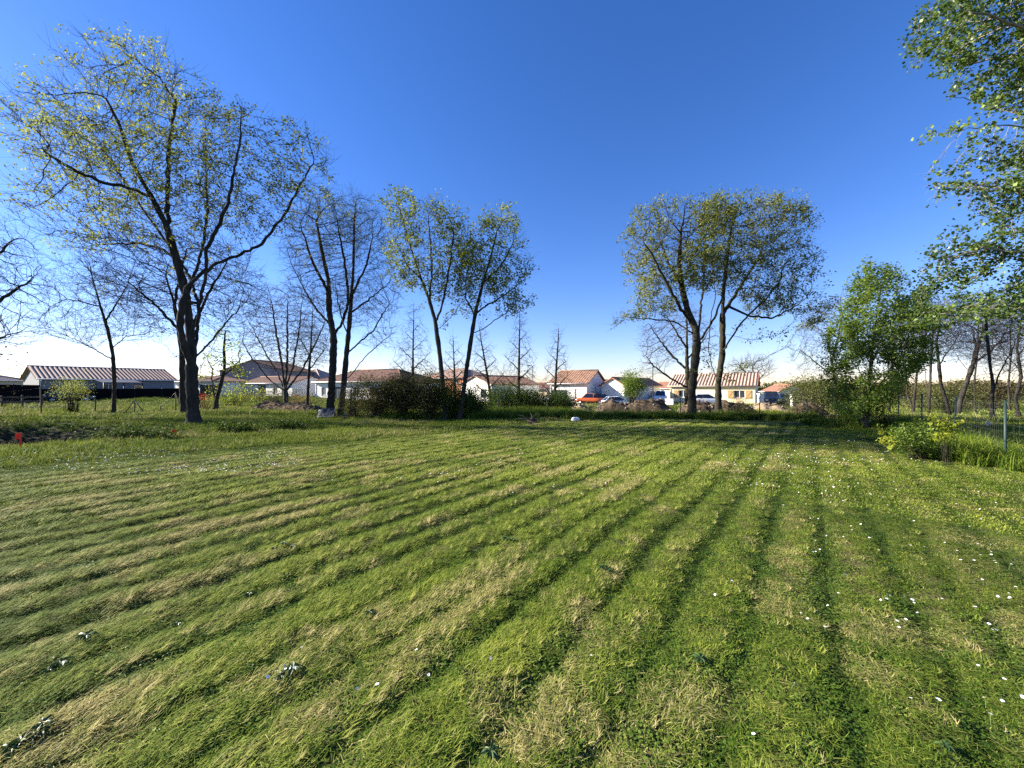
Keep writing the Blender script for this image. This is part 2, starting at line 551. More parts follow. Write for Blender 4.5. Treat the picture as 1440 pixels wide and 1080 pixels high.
def blade_arrays(base, az, length, width, lean, droop):
    """each blade: quad + tri. lean: how far from vertical (0..1.5 rad), droop: extra bend of the tip"""
    n = len(az)
    d1 = np.stack([np.cos(az) * np.sin(lean), np.sin(az) * np.sin(lean), np.cos(lean)], -1)
    l2 = np.minimum(lean + droop, 1.75)
    d2 = np.stack([np.cos(az) * np.sin(l2), np.sin(az) * np.sin(l2), np.cos(l2)], -1)
    sd = az + PI / 2 + RNG.uniform(-0.7, 0.7, n)
    side = np.stack([np.cos(sd), np.sin(sd), np.zeros(n)], -1) * (width / 2)[:, None]
    p0 = base
    p1 = p0 + d1 * (length * 0.55)[:, None]
    p2 = p1 + d2 * (length * 0.45)[:, None]
    V = np.stack([p0 - side, p0 + side, p1 + side * 0.85, p1 - side * 0.85, p2], 1).reshape(-1, 3)
    i = np.arange(n)[:, None] * 5
    return V, i + np.array([[0, 1, 2, 3]]), i + np.array([[3, 2, 4]])


def clump(nblades, rad, lmin, lmax, wmin, wmax, lean, droop, dirn=None, spread=0.6, m='grass'):
    n = nblades
    rr = rad * np.sqrt(RNG.random(n))
    a = RNG.uniform(0, 2 * PI, n)
    base = np.stack([rr * np.cos(a), rr * np.sin(a), np.full(n, -0.008)], -1)
    az = RNG.uniform(0, 2 * PI, n) if dirn is None else dirn + RNG.normal(0, spread, n)
    ln = RNG.uniform(lmin, lmax, n)
    wd = RNG.uniform(wmin, wmax, n)
    le = np.abs(RNG.normal(lean[0], lean[1], n))
    if lean[0] > 0.9:
        base[:, 2] += RNG.uniform(0, 0.035, n)
    V, Q, T = blade_arrays(base, az, ln, wd, le, RNG.uniform(droop[0], droop[1], n))
    rnd = RNG.random(n)
    me = fast_mesh('grass_clump', V, [Q, T], False, {'rnd': np.concatenate([rnd, rnd])})
    me.materials.append(M[m])
    add_clump(me)


def add_clump(me):
    o = bpy.data.objects.new('grass_clump_%02d' % len(CLUMPS), me)
    CL.objects.link(o)
    CLUMPS.append(o)


def clover_clump(n, rad, h, size):
    rr = rad * np.sqrt(RNG.random(n))
    a = RNG.uniform(0, 2 * PI, n)
    c = np.stack([rr * np.cos(a), rr * np.sin(a), RNG.uniform(0.2, 1.0, n) * h], -1)
    s = size * RNG.uniform(0.6, 1.25, n)
    V, Q = leaf_quads(c, s, RNG.normal(0, 0.45, (n, 3)) + np.array([0, 0, 1.0]), 1.0)
    me = fast_mesh('clover_clump', V, [Q], False, {'rnd': RNG.random(n)})
    me.materials.append(M['clover'])
    add_clump(me)


def leaf_quads(c, s, nrm, aspect=0.62, dirs=None, fold=0.0):
    """leaf quads (base, side, tip, side) at c with normals nrm"""
    n = len(c)
    nrm = nrm / np.maximum(np.linalg.norm(nrm, axis=1, keepdims=True), 1e-9)
    t = RNG.normal(0, 1, (n, 3)) if dirs is None else dirs
    t = t - nrm * np.sum(t * nrm, 1, keepdims=True)
    t /= np.maximum(np.linalg.norm(t, axis=1, keepdims=True), 1e-9)
    b = np.cross(nrm, t)
    s = np.broadcast_to(s, (n,))[:, None]
    lift = nrm * s * RNG.uniform(0.02, 0.16, (n, 1))
    V = np.stack([c - t * s * 0.5, c + b * s * aspect * 0.5 + lift - t * s * 0.08, c + t * s * 0.5, c - b * s * aspect * 0.5 + lift - t * s * 0.08], 1).reshape(-1, 3)
    return V, np.arange(n * 4).reshape(-1, 4)


# short mown tufts
for _ in range(3):
    clump(60, 0.055, 0.012, 0.038, 0.0022, 0.0045, (0.7, 0.35), (0.1, 0.8))                     # 0-2
for _ in range(3):
    clump(56, 0.06, 0.025, 0.06, 0.0020, 0.0036, (1.12, 0.22), (0.1, 0.55), 0.0, 0.5)       # 3-5 laid over along +x
for _ in range(2):
    clover_clump(50, 0.06, 0.03, 0.013)                                                     # 6-7
for _ in range(2):
    clump(46, 0.07, 0.02, 0.06, 0.0018, 0.0032, (1.42, 0.16), (0.0, 0.3))                     # 8-9 loose clippings, any direction
# middle distance, wider
for _ in range(3):
    clump(44, 0.085, 0.02, 0.052, 0.004, 0.0075, (0.6, 0.3), (0.1, 0.8))                         # 10-12
for _ in range(2):
    clump(42, 0.085, 0.035, 0.085, 0.004, 0.007, (1.1, 0.2), (0.05, 0.5), 0.0, 0.5)            # 13-14
# rough meadow grass
for _ in range(3):
    clump(44, 0.16, 0.07, 0.2, 0.005, 0.010, (0.45, 0.25), (0.2, 0.9))                        # 15-17
for _ in range(3):
    clump(52, 0.42, 0.12, 0.32, 0.012, 0.024, (0.5, 0.25), (0.2, 0.9))                         # 18-20
# tall tussock
for _ in range(2):
    clump(60, 0.14, 0.25, 0.55, 0.006, 0.011, (0.35, 0.2), (0.3, 1.1))                        # 21-22


def grass_tree():
    ng = bpy.data.node_groups.new('grass_scatter', 'GeometryNodeTree')
    ng.interface.new_socket('Geometry', in_out='INPUT', socket_type='NodeSocketGeometry')
    ng.interface.new_socket('Geometry', in_out='OUTPUT', socket_type='NodeSocketGeometry')
    gi = ng.nodes.new('NodeGroupInput')
    go = ng.nodes.new('NodeGroupOutput')
    ip = ng.nodes.new('GeometryNodeInstanceOnPoints')
    ci = ng.nodes.new('GeometryNodeCollectionInfo')
    ci.inputs['Collection'].default_value = CL
    ci.inputs['Separate Children'].default_value = True
    ci.inputs['Reset Children'].default_value = True

    def at(name, t):
        n = ng.nodes.new('GeometryNodeInputNamedAttribute')
        n.data_type = t
        n.inputs['Name'].default_value = name
        return n.outputs['Attribute']
    ng.links.new(gi.outputs[0], ip.inputs['Points'])
    ng.links.new(ci.outputs[0], ip.inputs['Instance'])
    ip.inputs['Pick Instance'].default_value = True
    ng.links.new(at('vid', 'INT'), ip.inputs['Instance Index'])
    ng.links.new(at('rot', 'FLOAT_VECTOR'), ip.inputs['Rotation'])
    ng.links.new(at('scl', 'FLOAT_VECTOR'), ip.inputs['Scale'])
    ng.links.new(ip.outputs[0], go.inputs[0])
    return ng


GT = grass_tree()


def scatter(name, P, vid, rotz, scl, dry, tone):
    n = len(P)
    me = bpy.data.meshes.new(name)
    me.vertices.add(n)
    me.vertices.foreach_set('co', P.astype(np.float32).ravel())
    rot = np.zeros((n, 3), np.float32)
    rot[:, 2] = rotz
    rot[:, 0] = RNG.normal(0, 0.08, n)
    rot[:, 1] = RNG.normal(0, 0.08, n)
    for nm, ty, a, key in (('vid', 'INT', vid.astype(np.int32), 'value'), ('rot', 'FLOAT_VECTOR', rot, 'vector'),
                           ('scl', 'FLOAT_VECTOR', scl.astype(np.float32), 'vector'),
                           ('dry', 'FLOAT', dry.astype(np.float32), 'value'), ('tone', 'FLOAT', tone.astype(np.float32), 'value')):
        at = me.attributes.new(nm, ty, 'POINT')
        at.data.foreach_set(key, a.ravel())
    o = bpy.data.objects.new(name, me)
    C.objects.link(o)
    md = o.modifiers.new('scatter', 'NODES')
    md.node_group = GT
    return tag(o, kind='stuff')


def wedge(r0, r1, spacing, hang=58):
    """random points in the part of a ring about the lawn's edge that lies ahead"""
    area = (r1 * r1 - r0 * r0) * R(hang)
    n = int(area / spacing ** 2)
    r = np.sqrt(RNG.uniform(r0 * r0, r1 * r1, n))
    a = RNG.uniform(-R(hang), R(hang), n)
    return r * np.sin(a), r * np.cos(a)


def build_grass():
    # near lawn -----------------------------------------------------------
    parts = []
    for r0, r1, sp, lod in ((1.0, 3.4, 0.036, 0), (3.4, 6.5, 0.05, 0), (6.5, 11, 0.062, 1), (11, 19.5, 0.088, 1)):
        x, y = wedge(r0, r1, sp, 60)
        u, v = mow_uv(x, y)
        lm = lawn_mask(x, y)
        w = windrow(x, y) * lm
        n = len(x)
        q = RNG.random(n)
        patch = fbm(x * 0.9, y * 0.9, 61, 3)
        # east part of the lawn: short, clovery; west part: long laid-over rows
        east = sstep(-1.5, 4.5, x * VC - y * VS + 2.2)
        laid = np.clip(w * (0.9 - 0.85 * east) + (fbm(u * 1.6, v * 0.3, 77, 2) - 0.55) * 0.7 * (1 - east), 0, 1)
        clov = np.clip((patch - 0.40) * 2.6, 0, 1) * (1 - 0.5 * w) * (0.5 + 0.5 * east) + 0.28 * east
        vid = RNG.integers(0, 3, n)
        if lod == 0:
            vid = np.where(q < clov, RNG.integers(6, 8, n), vid)
            vid = np.where(RNG.random(n) < laid * 0.9, RNG.integers(3, 6, n), vid)
            vid = np.where(RNG.random(n) < w * 0.28 * (0.4 + east), RNG.integers(8, 10, n), vid)
        else:
            vid = RNG.integers(10, 13, n)
            vid = np.where(RNG.random(n) < laid * 0.95, RNG.integers(13, 15, n), vid)
        isl = ((vid >= 3) & (vid <= 5)) | (vid >= 13)
        flip = np.where(_hash(np.floor(u / 1.64), np.zeros(n), 4) > 0.5, 0.0, 0.0)
        rz = np.where(isl, PI / 2 - MOW + flip + RNG.normal(0, 0.25, n), RNG.uniform(0, 2 * PI, n))
        hs = RNG.uniform(0.7, 1.15, n) * (0.52 + 0.5 * w) * (1 - 0.34 * east) * np.where(lm < 0.4, 1.45, 1.0)
        hs = hs * (0.75 + 0.5 * fbm(x * 1.7, y * 1.7, 91, 2))
        xy = RNG.uniform(0.9, 1.25, n)
        scl = np.stack([xy, xy, hs], -1)
        straw = sstep(0.56, 0.78, fbm(u * 3.4, v * 1.0, 55, 3)) * sstep(0.45, 0.9, w)
        yl = sstep(0.60, 0.76, fbm(x * 2.1 + 9, y * 2.1, 57, 3)) * 0.6
        dry = np.clip(0.02 + 0.80 * straw * (1 - 0.6 * east) + yl * (0.35 + 0.65 * lm) * (1 - 0.15 * east) + 0.10 * w + RNG.normal(0, 0.07, n), 0, 1)
        e = np.exp(-(((x + 11.5) / 5.2) ** 2 + ((y - 13.4) / 0.9) ** 2))
        dry = np.clip(dry + e * 0.8, 0, 1)
        tone = np.clip(0.15 + (patch - 0.5) * 0.8 + 0.60 * w + 0.22 * (1 - lm) * sstep(5, 9, y) + RNG.normal(0, 0.12, n) - 0.1 * east, 0, 1)
        z = gz(x, y) + np.where((vid == 8) | (vid == 9), 0.012, 0.0)
        keep = (RNG.random(n) > 0.5 * e) & (((x + 19.0) / 5.6) ** 2 + ((y - 12.6) / 2.9) ** 2 > RNG.uniform(.95, 1.5, n))
        parts.append([a[keep] for a in (np.stack([x, y, z], -1), vid, rz, scl, dry, tone)])
    cat = [np.concatenate([p[i] for p in parts]) for i in range(6)]
    scatter('lawn_grass', *cat)
    # rough meadow ---------------------------------------------------------
    parts = []
    for r0, r1, sp, v0, v1 in ((12, 26, 0.2, 15, 18), (26, 46, 0.36, 18, 21), (46, 95, 0.8, 18, 21)):
        x, y = wedge(r0, r1, sp, 58)
        lm = lawn_mask(x, y)
        keep = (lm < 0.25) | (y > 20) | (x > 7.6 + 0.3 * y)
        keep &= ((x + 19.0) / 5.6) ** 2 + ((y - 12.6) / 2.9) ** 2 > RNG.uniform(.95, 1.5, len(x))
        keep &= ~((np.abs(x + 11.5) < 5) & (np.abs(y - 13.4) < 0.7) & (RNG.random(len(x)) < 0.7))
        x, y = x[keep], y[keep]
        n = len(x)
        pt = fbm(x * 0.35, y * 0.35, 81, 3)
        hs = RNG.uniform(0.5, 1.2, n) * (0.35 + 1.1 * pt)
        xy = RNG.uniform(0.9, 1.3, n)
        dry = np.clip((fbm(x * 0.5 + 5, y * 0.5, 83, 2) - 0.48) * 1.3 + 0.10 + RNG.normal(0, 0.08, n), 0, 1)
        tone = np.clip(0.55 + (pt - 0.5) * 0.9 + RNG.normal(0, 0.15, n), 0, 1)
        if v0 == 18 and r0 > 40:
            xy = xy * 2.0
        parts.append((np.stack([x, y, gz(x, y)], -1), RNG.integers(v0, v1, n), RNG.uniform(0, 2 * PI, n), np.stack([xy, xy, hs], -1), dry, tone))
    cat = [np.concatenate([p[i] for p in parts]) for i in range(6)]
    scatter('meadow_grass', *cat)
    # tall uncut grass along the back edge of the lawn and the wire fences --
    xs, ys = [], []

    def strip(xa, ya, xb, yb, wdt, n):
        t = RNG.random(n)
        xs.append(xa + (xb - xa) * t + RNG.normal(0, wdt, n))
        ys.append(ya + (yb - ya) * t + RNG.normal(0, wdt, n))
    strip(-6, 18.6, 3, 19.2, 0.35, 500)
    strip(3, 19.0, 14, 18.6, 0.35, 700)
    strip(-1.5, 21, 3.2, 21.5, 0.8, 600)
    strip(9.4, 7.7, 10.8, 9.3, 0.28, 260)
    strip(10.8, 9.3, 18, 18, 0.3, 320)
    strip(13, 15.3, 14.5, 14.8, 0.6, 150)
    strip(-40, 40.5, -46, 50, 0.6, 300)
    x, y = np.concatenate(xs), np.concatenate(ys)
    n = len(x)
    xy = RNG.uniform(0.8, 1.3, n)
    scatter('tall_grass', np.stack([x, y, gz(x, y)], -1), RNG.integers(21, 23, n), RNG.uniform(0, 2 * PI, n),
            np.stack([xy, xy, RNG.uniform(0.5, 1.15, n)], -1), np.clip(RNG.normal(0.05, 0.08, n), 0, 1), RNG.uniform(0.0, 0.55, n))


build_grass()

# ------------------------------------------------------------------ trees: space colonisation inside a crown of blobs, grown from main limbs


def resample(P, step):
    P = np.asarray(P, float)
    out = [P[0]]
    for a, b in zip(P[:-1], P[1:]):
        k = max(1, int(round(np.linalg.norm(b - a) / step)))
        for i in range(1, k + 1):
            out.append(a + (b - a) * i / k)
    return np.array(out)


def grow(skel, att, step, infl, kill, iters=110, trop=0.05, rng=RNG):
    cap = 34000
    P = np.zeros((cap, 3))
    par = np.full(cap, -1, int)
    n = 0
    main = []
    for li, L in enumerate(skel):
        L = resample(L, step)
        if li:
            L = L.copy()
            j = int(np.argmin(np.sum((P[:n] - L[0]) ** 2, 1)))
            prev, L = j, L[1:]
        else:
            prev = -1
        wob = rng.normal(0, step * 0.10, L.shape)
        wob[0] *= 0
        for q in L + (wob if li else wob * 0.2):
            P[n] = q
            par[n] = prev
            prev = n
            n += 1
        main.append(prev)
    att = np.asarray(att)
    D = np.full(len(att), 1e9)
    I = np.zeros(len(att), int)
    alive = np.ones(len(att), bool)

    def upd(i0, i1):
        for a in range(i0, i1, 256):
            Q = P[a:min(a + 256, i1)]
            d = ((att[:, None, :] - Q[None]) ** 2).sum(-1)
            k = d.argmin(1)
            dm = d[np.arange(len(att)), k]
            b = dm < D
            D[b] = dm[b]
            I[b] = k[b] + a
    upd(0, n)
    alive &= D > kill * kill
    kids = {}
    for it in range(iters):
        act = alive & (D < infl * infl)
        if not act.any() or n > cap - 2000:
            break
        idx = I[act]
        v = att[act] - P[idx]
        v /= np.maximum(np.linalg.norm(v, axis=1, keepdims=True), 1e-9)
        S = np.zeros((n, 3))
        np.add.at(S, idx, v)
        src = np.unique(idx)
        s = S[src]
        s /= np.maximum(np.linalg.norm(s, axis=1, keepdims=True), 1e-9)
        s = s + rng.normal(0, 0.11, s.shape)
        s[:, 2] += trop
        s /= np.linalg.norm(s, axis=1, keepdims=True)
        i0 = n
        for a, dv in zip(src, s):
            ok = True
            for o in kids.get(a, ()):
                if np.dot(o, dv) > 0.94:
                    ok = False
                    break
            if not ok or len(kids.get(a, ())) > 3:
                continue
            kids.setdefault(a, []).append(dv)
            P[n] = P[a] + dv * step
            par[n] = a
            n += 1
        if n == i0:
            break
        upd(i0, n)
        alive &= D > kill * kill
    return P[:n].copy(), par[:n].copy()


def radii(par, r_base, r_tip, pw=0.58):
    n = len(par)
    cnt = np.zeros(n)
    haskid = np.zeros(n, bool)
    haskid[par[par >= 0]] = True
    cnt[~haskid] = 1
    for i in range(n - 1, 0, -1):
        if par[i] >= 0:
            cnt[par[i]] += cnt[i]
    N = max(cnt.max(), 2)
    # children are always stored after their parents
    return np.maximum(r_tip, r_base * (cnt / N) ** pw), cnt


def chains(par, rad):
    n = len(par)
    kids = [[] for _ in range(n)]
    for i in range(1, n):
        kids[par[i]].append(i)
    out = []
    stack = [(0, -1)]
    while stack:
        s, pr = stack.pop()
        ch = [s]
        while kids[ch[-1]]:
            k = kids[ch[-1]]
            b = max(k, key=lambda q: rad[q])
            for q in k:
                if q != b:
                    stack.append((q, ch[-1]))
            ch.append(b)
        out.append((pr, ch))
    return out


def wood_arrays(P, par, rad, lo=0.0, hi=9.0, flare=True, gnarl=0.0):
    Vs, Qs, off = [], [], 0
    z0 = P[0, 2]
    for pr, ch in chains(par, rad):
        pts = P[ch]
        r = rad[ch].copy()
        if pr >= 0:
            pts = np.vstack([P[pr], pts])
            r = np.concatenate([[min(r[0] * 1.15, rad[pr])], r])
        elif flare:
            r = r * (1 + 0.85 * np.exp(-np.maximum(pts[:, 2] - z0, 0) / 0.24))
        m = (r >= lo) & (r < hi)
        if not m.any():
            continue
        i0, i1 = int(np.argmax(m)), len(m) - int(np.argmax(m[::-1]))
        i1 = min(len(r), i1 + 1)
        pts, r = pts[i0:i1], r[i0:i1]
        if len(pts) < 2:
            continue
        if i1 == len(m):
            r[-1] *= 0.5
        mx = r.max()
        k = 10 if mx > 0.12 else 6 if mx > 0.045 else 4 if mx > 0.02 else 3
        if gnarl and mx > 0.05:
            r = r * (1 + gnarl * (RNG.random(len(r)) - 0.5))
        V, Q = tube_arrays(pts, r, k)
        if gnarl and mx > 0.1:
            V = V + RNG.normal(0, 1, V.shape) * np.repeat(r, k)[:, None] * gnarl * 0.16
        Vs.append(V)
        Qs.append(Q + off)
        off += len(V)
    if not Vs:
        return np.zeros((0, 3)), np.zeros((0, 4), int)
    return np.vstack(Vs), np.vstack(Qs)


def twig_arrays(B, Dv, L, r0, sides=3):
    """many two-piece twigs; returns V, Q and sample points along them"""
    n = len(B)
    Dv = Dv / np.maximum(np.linalg.norm(Dv, axis=1, keepdims=True), 1e-9)
    p1 = B + Dv * (L * 0.5)[:, None]
    d2 = Dv + RNG.normal(0, 0.28, Dv.shape)
    d2[:, 2] += 0.12
    d2 /= np.linalg.norm(d2, axis=1, keepdims=True)
    p2 = p1 + d2 * (L * 0.5)[:, None]
    ax = np.where(np.abs(Dv[:, 2:3]) > 0.8, np.array([[1.0, 0, 0]]), np.array([[0, 0, 1.0]]))
    A = np.cross(Dv, ax)
    A /= np.maximum(np.linalg.norm(A, axis=1, keepdims=True), 1e-9)
    Bn = np.cross(Dv, A)
    rings = []
    for p, rr in ((B, 1.0), (p1, 0.75), (p2, 0.3)):
        for k in range(sides):
            t = 2 * PI * k / sides
            rings.append(p + (A * math.cos(t) + Bn * math.sin(t)) * (r0 * rr)[:, None])
    V = np.stack(rings, 1).reshape(-1, 3)
    b = np.arange(n)[:, None] * (3 * sides)
    Q = []
    for s in range(2):
        for k in range(sides):
            k2 = (k + 1) % sides
            Q.append(b + np.array([[s * sides + k, s * sides + k2, (s + 1) * sides + k2, (s + 1) * sides + k]]))
    return V, np.concatenate(Q), p1, p2


def blobs_px(blobs, d, n, depth=1.0, rng=RNG):
    """random points in ellipsoids given as (px, py, rx, ry) in the picture plane at distance d"""
    ar = np.array([b[2] * b[3] * max(b[2], b[3]) * (b[4] if len(b) > 4 else 1.0) for b in blobs], float)
    cn = rng.multinomial(n, ar / ar.sum())
    out = []
    for b, k in zip(blobs, cn):
        u = rng.normal(0, 1, (k, 3))
        u /= np.linalg.norm(u, axis=1, keepdims=True)
        u *= rng.random((k, 1)) ** (1 / 2.6)
        c = W(b[0], b[1], d)
        rx, rz_ = b[2] / F * d, b[3] / F * d
        ry = min(max(rx, rz_), 1.6 * min(rx, rz_) + 0.4) * depth
        off = b[5] if len(b) > 5 else 0.0
        out.append(c + np.array([0, off, 0]) + u * np.array([rx, ry, rz_]))
    return np.vstack(out)


def tree(name, label, cat, base, d, limbs, blobs, natt, rbase, wood='bark', leaf=None, nleaf=0, lsize=0.08, step=0.25, infl=3.0, kill=0.45,
         rtip=0.007, twigs=2, tlen=(0.25, 0.6), group=None, depth=1.0, split=0.03, leafmin=None, trop=0.05, lclump=6, lspread=0.10, aspect=0.62,
         gnarl=0.25, dshift=0.0, droop=0.0, twigmat='twig', seed=None, gaps=.42):
    global RNG
    if seed is not None:
        RNG = np.random.default_rng(seed)
    bx, by = base
    g = W(bx, by, d)
    g[2] = gz1(g[0], g[1]) - 0.06
    loc = g.copy()
    sk = []
    for li, L in enumerate(limbs):
        P = []
        wd = RNG.uniform(-1, 1) if li else 0
        for i, q in enumerate(L):
            w = W(q[0], q[1], d + (q[2] if len(q) > 2 else (wd * 0.16 * d * 0.35 * i / max(1, len(L) - 1))))
            P.append(w)
        if li == 0:
            P[0] = g
        sk.append(np.array(P) - loc)
    if not leaf:
        natt, kill, step, twigs = int(natt * 3.0), kill * 0.66, step * 0.62, twigs - 1
    att = blobs_px(blobs, d, natt, depth) - loc
    att = att[att[:, 2] > 0.25]
    P, par = grow(sk, att, step, infl, kill, trop=trop)
    rad, cnt = radii(par, rbase, rtip, .54 if leaf else .50)
    t = thing(name, label, cat, loc, 0, group)
    # twigs at the thin ends
    thin = np.where(rad <= max(rtip * 2.6, np.quantile(rad, .5)))[0]
    thin = thin[P[thin, 2] > 0.5]
    B = np.repeat(thin, twigs)
    pd = P[B] - P[np.maximum(par[B], 0)]
    pd /= np.maximum(np.linalg.norm(pd, axis=1, keepdims=True), 1e-9)
    dv = pd + RNG.normal(0, 0.62, pd.shape)
    dv[:, 2] += 0.18 - droop
    Lg = RNG.uniform(tlen[0], tlen[1], len(B))
    TV, TQ, p1, p2 = twig_arrays(P[B], dv, Lg, np.full(len(B), rtip * (0.62 if leaf else 0.95)))
    if leaf:
        V, Q = wood_arrays(P, par, rad, gnarl=gnarl)
        me = fast_mesh('trunk', np.vstack([V, TV]), [Q, TQ + len(V)], True)
        link('trunk', me, M[wood], t)
        # leaf clumps along twigs
        nc = max(1, nleaf // lclump)
        kc = fbm(P[B][:, 0] * 1.1 + 7, P[B][:, 2] * 1.1 + P[B][:, 1] * .7, 15, 2) + RNG.normal(0, .10, len(B))
        pool = np.where(kc > np.quantile(kc, gaps))[0]
        bl = pool[RNG.integers(0, len(pool), nc)]
        tt = RNG.random(nc)[:, None]
        cc = np.where(tt < 0.5, P[B][bl] * (1 - 2 * tt) + p1[bl] * 2 * tt, p1[bl] * (2 - 2 * tt) + p2[bl] * (2 * tt - 1))
        if leafmin is not None:
            # sparser foliage low in the crown, as the photograph shows
            zr = (cc[:, 2] - leafmin[0]) / max(leafmin[1] - leafmin[0], 0.1)
            k = RNG.random(nc) < np.clip(zr, leafmin[2], 1)
            cc = cc[k]
            nc = len(cc)
        tone = np.clip(fbm(cc[:, 0] * 0.8 + 3, cc[:, 2] * 0.8 + cc[:, 1] * 0.5, 14, 2) + RNG.normal(0, 0.12, nc), 0, 1)
        c = np.repeat(cc, lclump, 0) + RNG.normal(0, lspread, (nc * lclump, 3))
        n = len(c)
        nr = RNG.normal(0, 0.75, (n, 3)) + np.array([0, 0, 0.75])
        LV, LQ = leaf_quads(c, lsize * RNG.uniform(0.6, 1.3, n), nr, aspect)
        me = fast_mesh('crown', LV, [LQ], False, {'rnd': np.clip(np.repeat(tone, lclump) + RNG.normal(0, 0.16, n), 0, 1)})
        link('crown', me, M[leaf], t)
    else:
        V, Q = wood_arrays(P, par, rad, lo=split, gnarl=gnarl)
        if len(V):
            link('trunk', fast_mesh('trunk', V, [Q], True), M[wood], t)
        V, Q = wood_arrays(P, par, rad, hi=split)
        link('crown', fast_mesh('crown', np.vstack([V, TV]), [Q, TQ + len(V)], True), M[twigmat], t)
    return t


def shrub(name, label, cat, c, r, h, leaf, nleaf, lsize, wood='twig', nst=14, group=None, clumps=60, seed=None, lspread=None, aspect=0.55, low=0.1, up=0.0, nrm_up=0.6, sthick=1.0):
    """many-stemmed bush: stems fan from the base to leaf clumps spread through its volume"""
    global RNG
    if seed is not None:
        RNG = np.random.default_rng(seed)
    x, y = c
    rx, ry = r
    t = thing(name, label, cat, (x, y, gz1(x, y) - 0.03), 0, group)
    u = RNG.normal(0, 1, (clumps, 3))
    u /= np.linalg.norm(u, axis=1, keepdims=True)
    u *= (RNG.random((clumps, 1)) ** 0.42) * RNG.uniform(0.78, 1.12, (clumps, 1))
    K = np.stack([u[:, 0] * rx, u[:, 1] * ry, low * h + (u[:, 2] * 0.5 + 0.5) * h * (1 - low) * RNG.uniform(0.8, 1.06, clumps)], -1)
    mb_v, mb_q, off = [], [], 0
    for k in range(clumps):
        b = np.array([RNG.normal(0, rx * 0.16), RNG.normal(0, ry * 0.16), 0.0])
        e = K[k]
        m = b * 0.5 + e * 0.5 + np.array([0, 0, 0.12 * h]) + RNG.normal(0, 0.05 * rx, 3)
        V, Q = tube_arrays(np.array([b, b * 0.7 + m * 0.3, m, e]), np.array([0.014, 0.011, 0.007, 0.003]) * min(0.25 + 0.3 * h, 1.4) * sthick, 4)
        mb_v.append(V)
        mb_q.append(Q + off)
        off += len(V)
    link('stem', fast_mesh('stem', np.vstack(mb_v), [np.vstack(mb_q)], True), M[wood], t)
    per = max(4, nleaf // clumps)
    sp = lspread or 0.21 * (rx + ry + h) / 3
    c3 = np.repeat(K, per, 0)
    sh = np.clip(RNG.normal(0, 1, c3.shape), -1.5, 1.5) * sp * np.repeat(RNG.uniform(0.55, 1.2, clumps), per)[:, None]
    if up:
        sh[:, 2] = np.abs(sh[:, 2]) * up
    p = c3 + sh
    p[:, 2] = np.abs(p[:, 2]) + 0.02
    n = len(p)
    tone = np.repeat(RNG.random(clumps), per) * 0.55 + RNG.random(n) * 0.45
    LV, LQ = leaf_quads(p, lsize * RNG.uniform(0.6, 1.35, n), RNG.normal(0, 0.8, (n, 3)) + np.array([0, 0, nrm_up]), aspect)
    link('foliage', fast_mesh('foliage', LV, [LQ], False, {'rnd': tone}), M[leaf], t)
    return t

# ================================================================== THE TREES
# tall oak on the west side of the lawn
tree('oak_tree', 'tallest spreading oak with sparse yellow-green young leaves and a thick dark trunk', 'tree', (273, 595), 16.4,
     [[(273, 595), (270, 545), (269, 511, .1), (267, 459, .2), (261, 413, .3), (244, 350, .2), (232, 313, 0), (212, 275, -.3), (186, 230, -.6), (169, 178, -.8), (150, 140, -.9)],
      [(270, 517), (259, 490, -.3), (253, 459, -.5), (256, 430, -.4), (262, 405, -.2)],
      [(272, 520), (275, 488, .4), (281, 425, .7), (290, 385, .8), (299, 373, .8), (332, 360, 1.0), (367, 344, 1.2), (402, 298, 1.2), (428, 252, 1.0), (442, 224, .8)],
      [(276, 545), (281, 520, -.6), (298, 488, -1.0), (313, 459, -1.2), (333, 419, -1.5), (347, 373, -1.7), (359, 330, -1.8)],
      [(254, 470), (236, 468, .3), (212, 456, .6), (178, 430, 1.0), (143, 402, 1.4)],
      [(249, 365), (225, 348, .6), (195, 342, 1.0), (138, 344, 1.6), (75, 350, 2.0)],
      [(214, 278), (180, 264, -.8), (149, 258, -1.2), (109, 241, -1.6), (62, 214, -2.0)],
      [(238, 335), (236, 300, .5), (235, 264, .6), (237, 220, .7), (240, 189, .7), (247, 143, .6), (224, 109, .4), (186, 80, .2)],
      [(290, 385), (290, 350, -.3), (305, 320, -.8), (321, 287, -1.2), (327, 258, -1.4), (338, 189, -1.6), (339, 150, -1.8)],
      [(262, 420), (285, 350, 1.2), (292, 290, 1.6), (288, 220, 1.8), (290, 160, 1.9)],
      [(281, 430), (262, 380, 1.6), (205, 300, 2.4), (140, 200, 2.8), (110, 160, 2.8)],
      [(258, 500), (246, 500, .2), (237, 492, .3), (228, 482, .4)]],
     [(170, 130, 75, 62), (88, 190, 66, 60), (250, 160, 70, 62), (325, 205, 46, 50), (190, 72, 20, 16), (150, 108, 26, 14), (62, 128, 26, 24), (34, 160, 24, 14), (344, 150, 14, 24), (430, 188, 16, 22), (456, 225, 18, 16), (415, 238, 56, 66), (200, 250, 120, 66), (112, 305, 78, 52), (330, 280, 78, 56), (215, 85, 40, 25), (250, 330, 95, 50, .5), (410, 300, 45, 30)],
     4300, .22, 'bark', 'leaf_oak', 25000, .105, step=.2, infl=3.0, kill=.36, rtip=.0085, twigs=2, tlen=(.35, .95), leafmin=(6.0, 10.5, .12), lclump=15, lspread=.13, depth=.95, seed=101, trop=.10, gaps=.3)
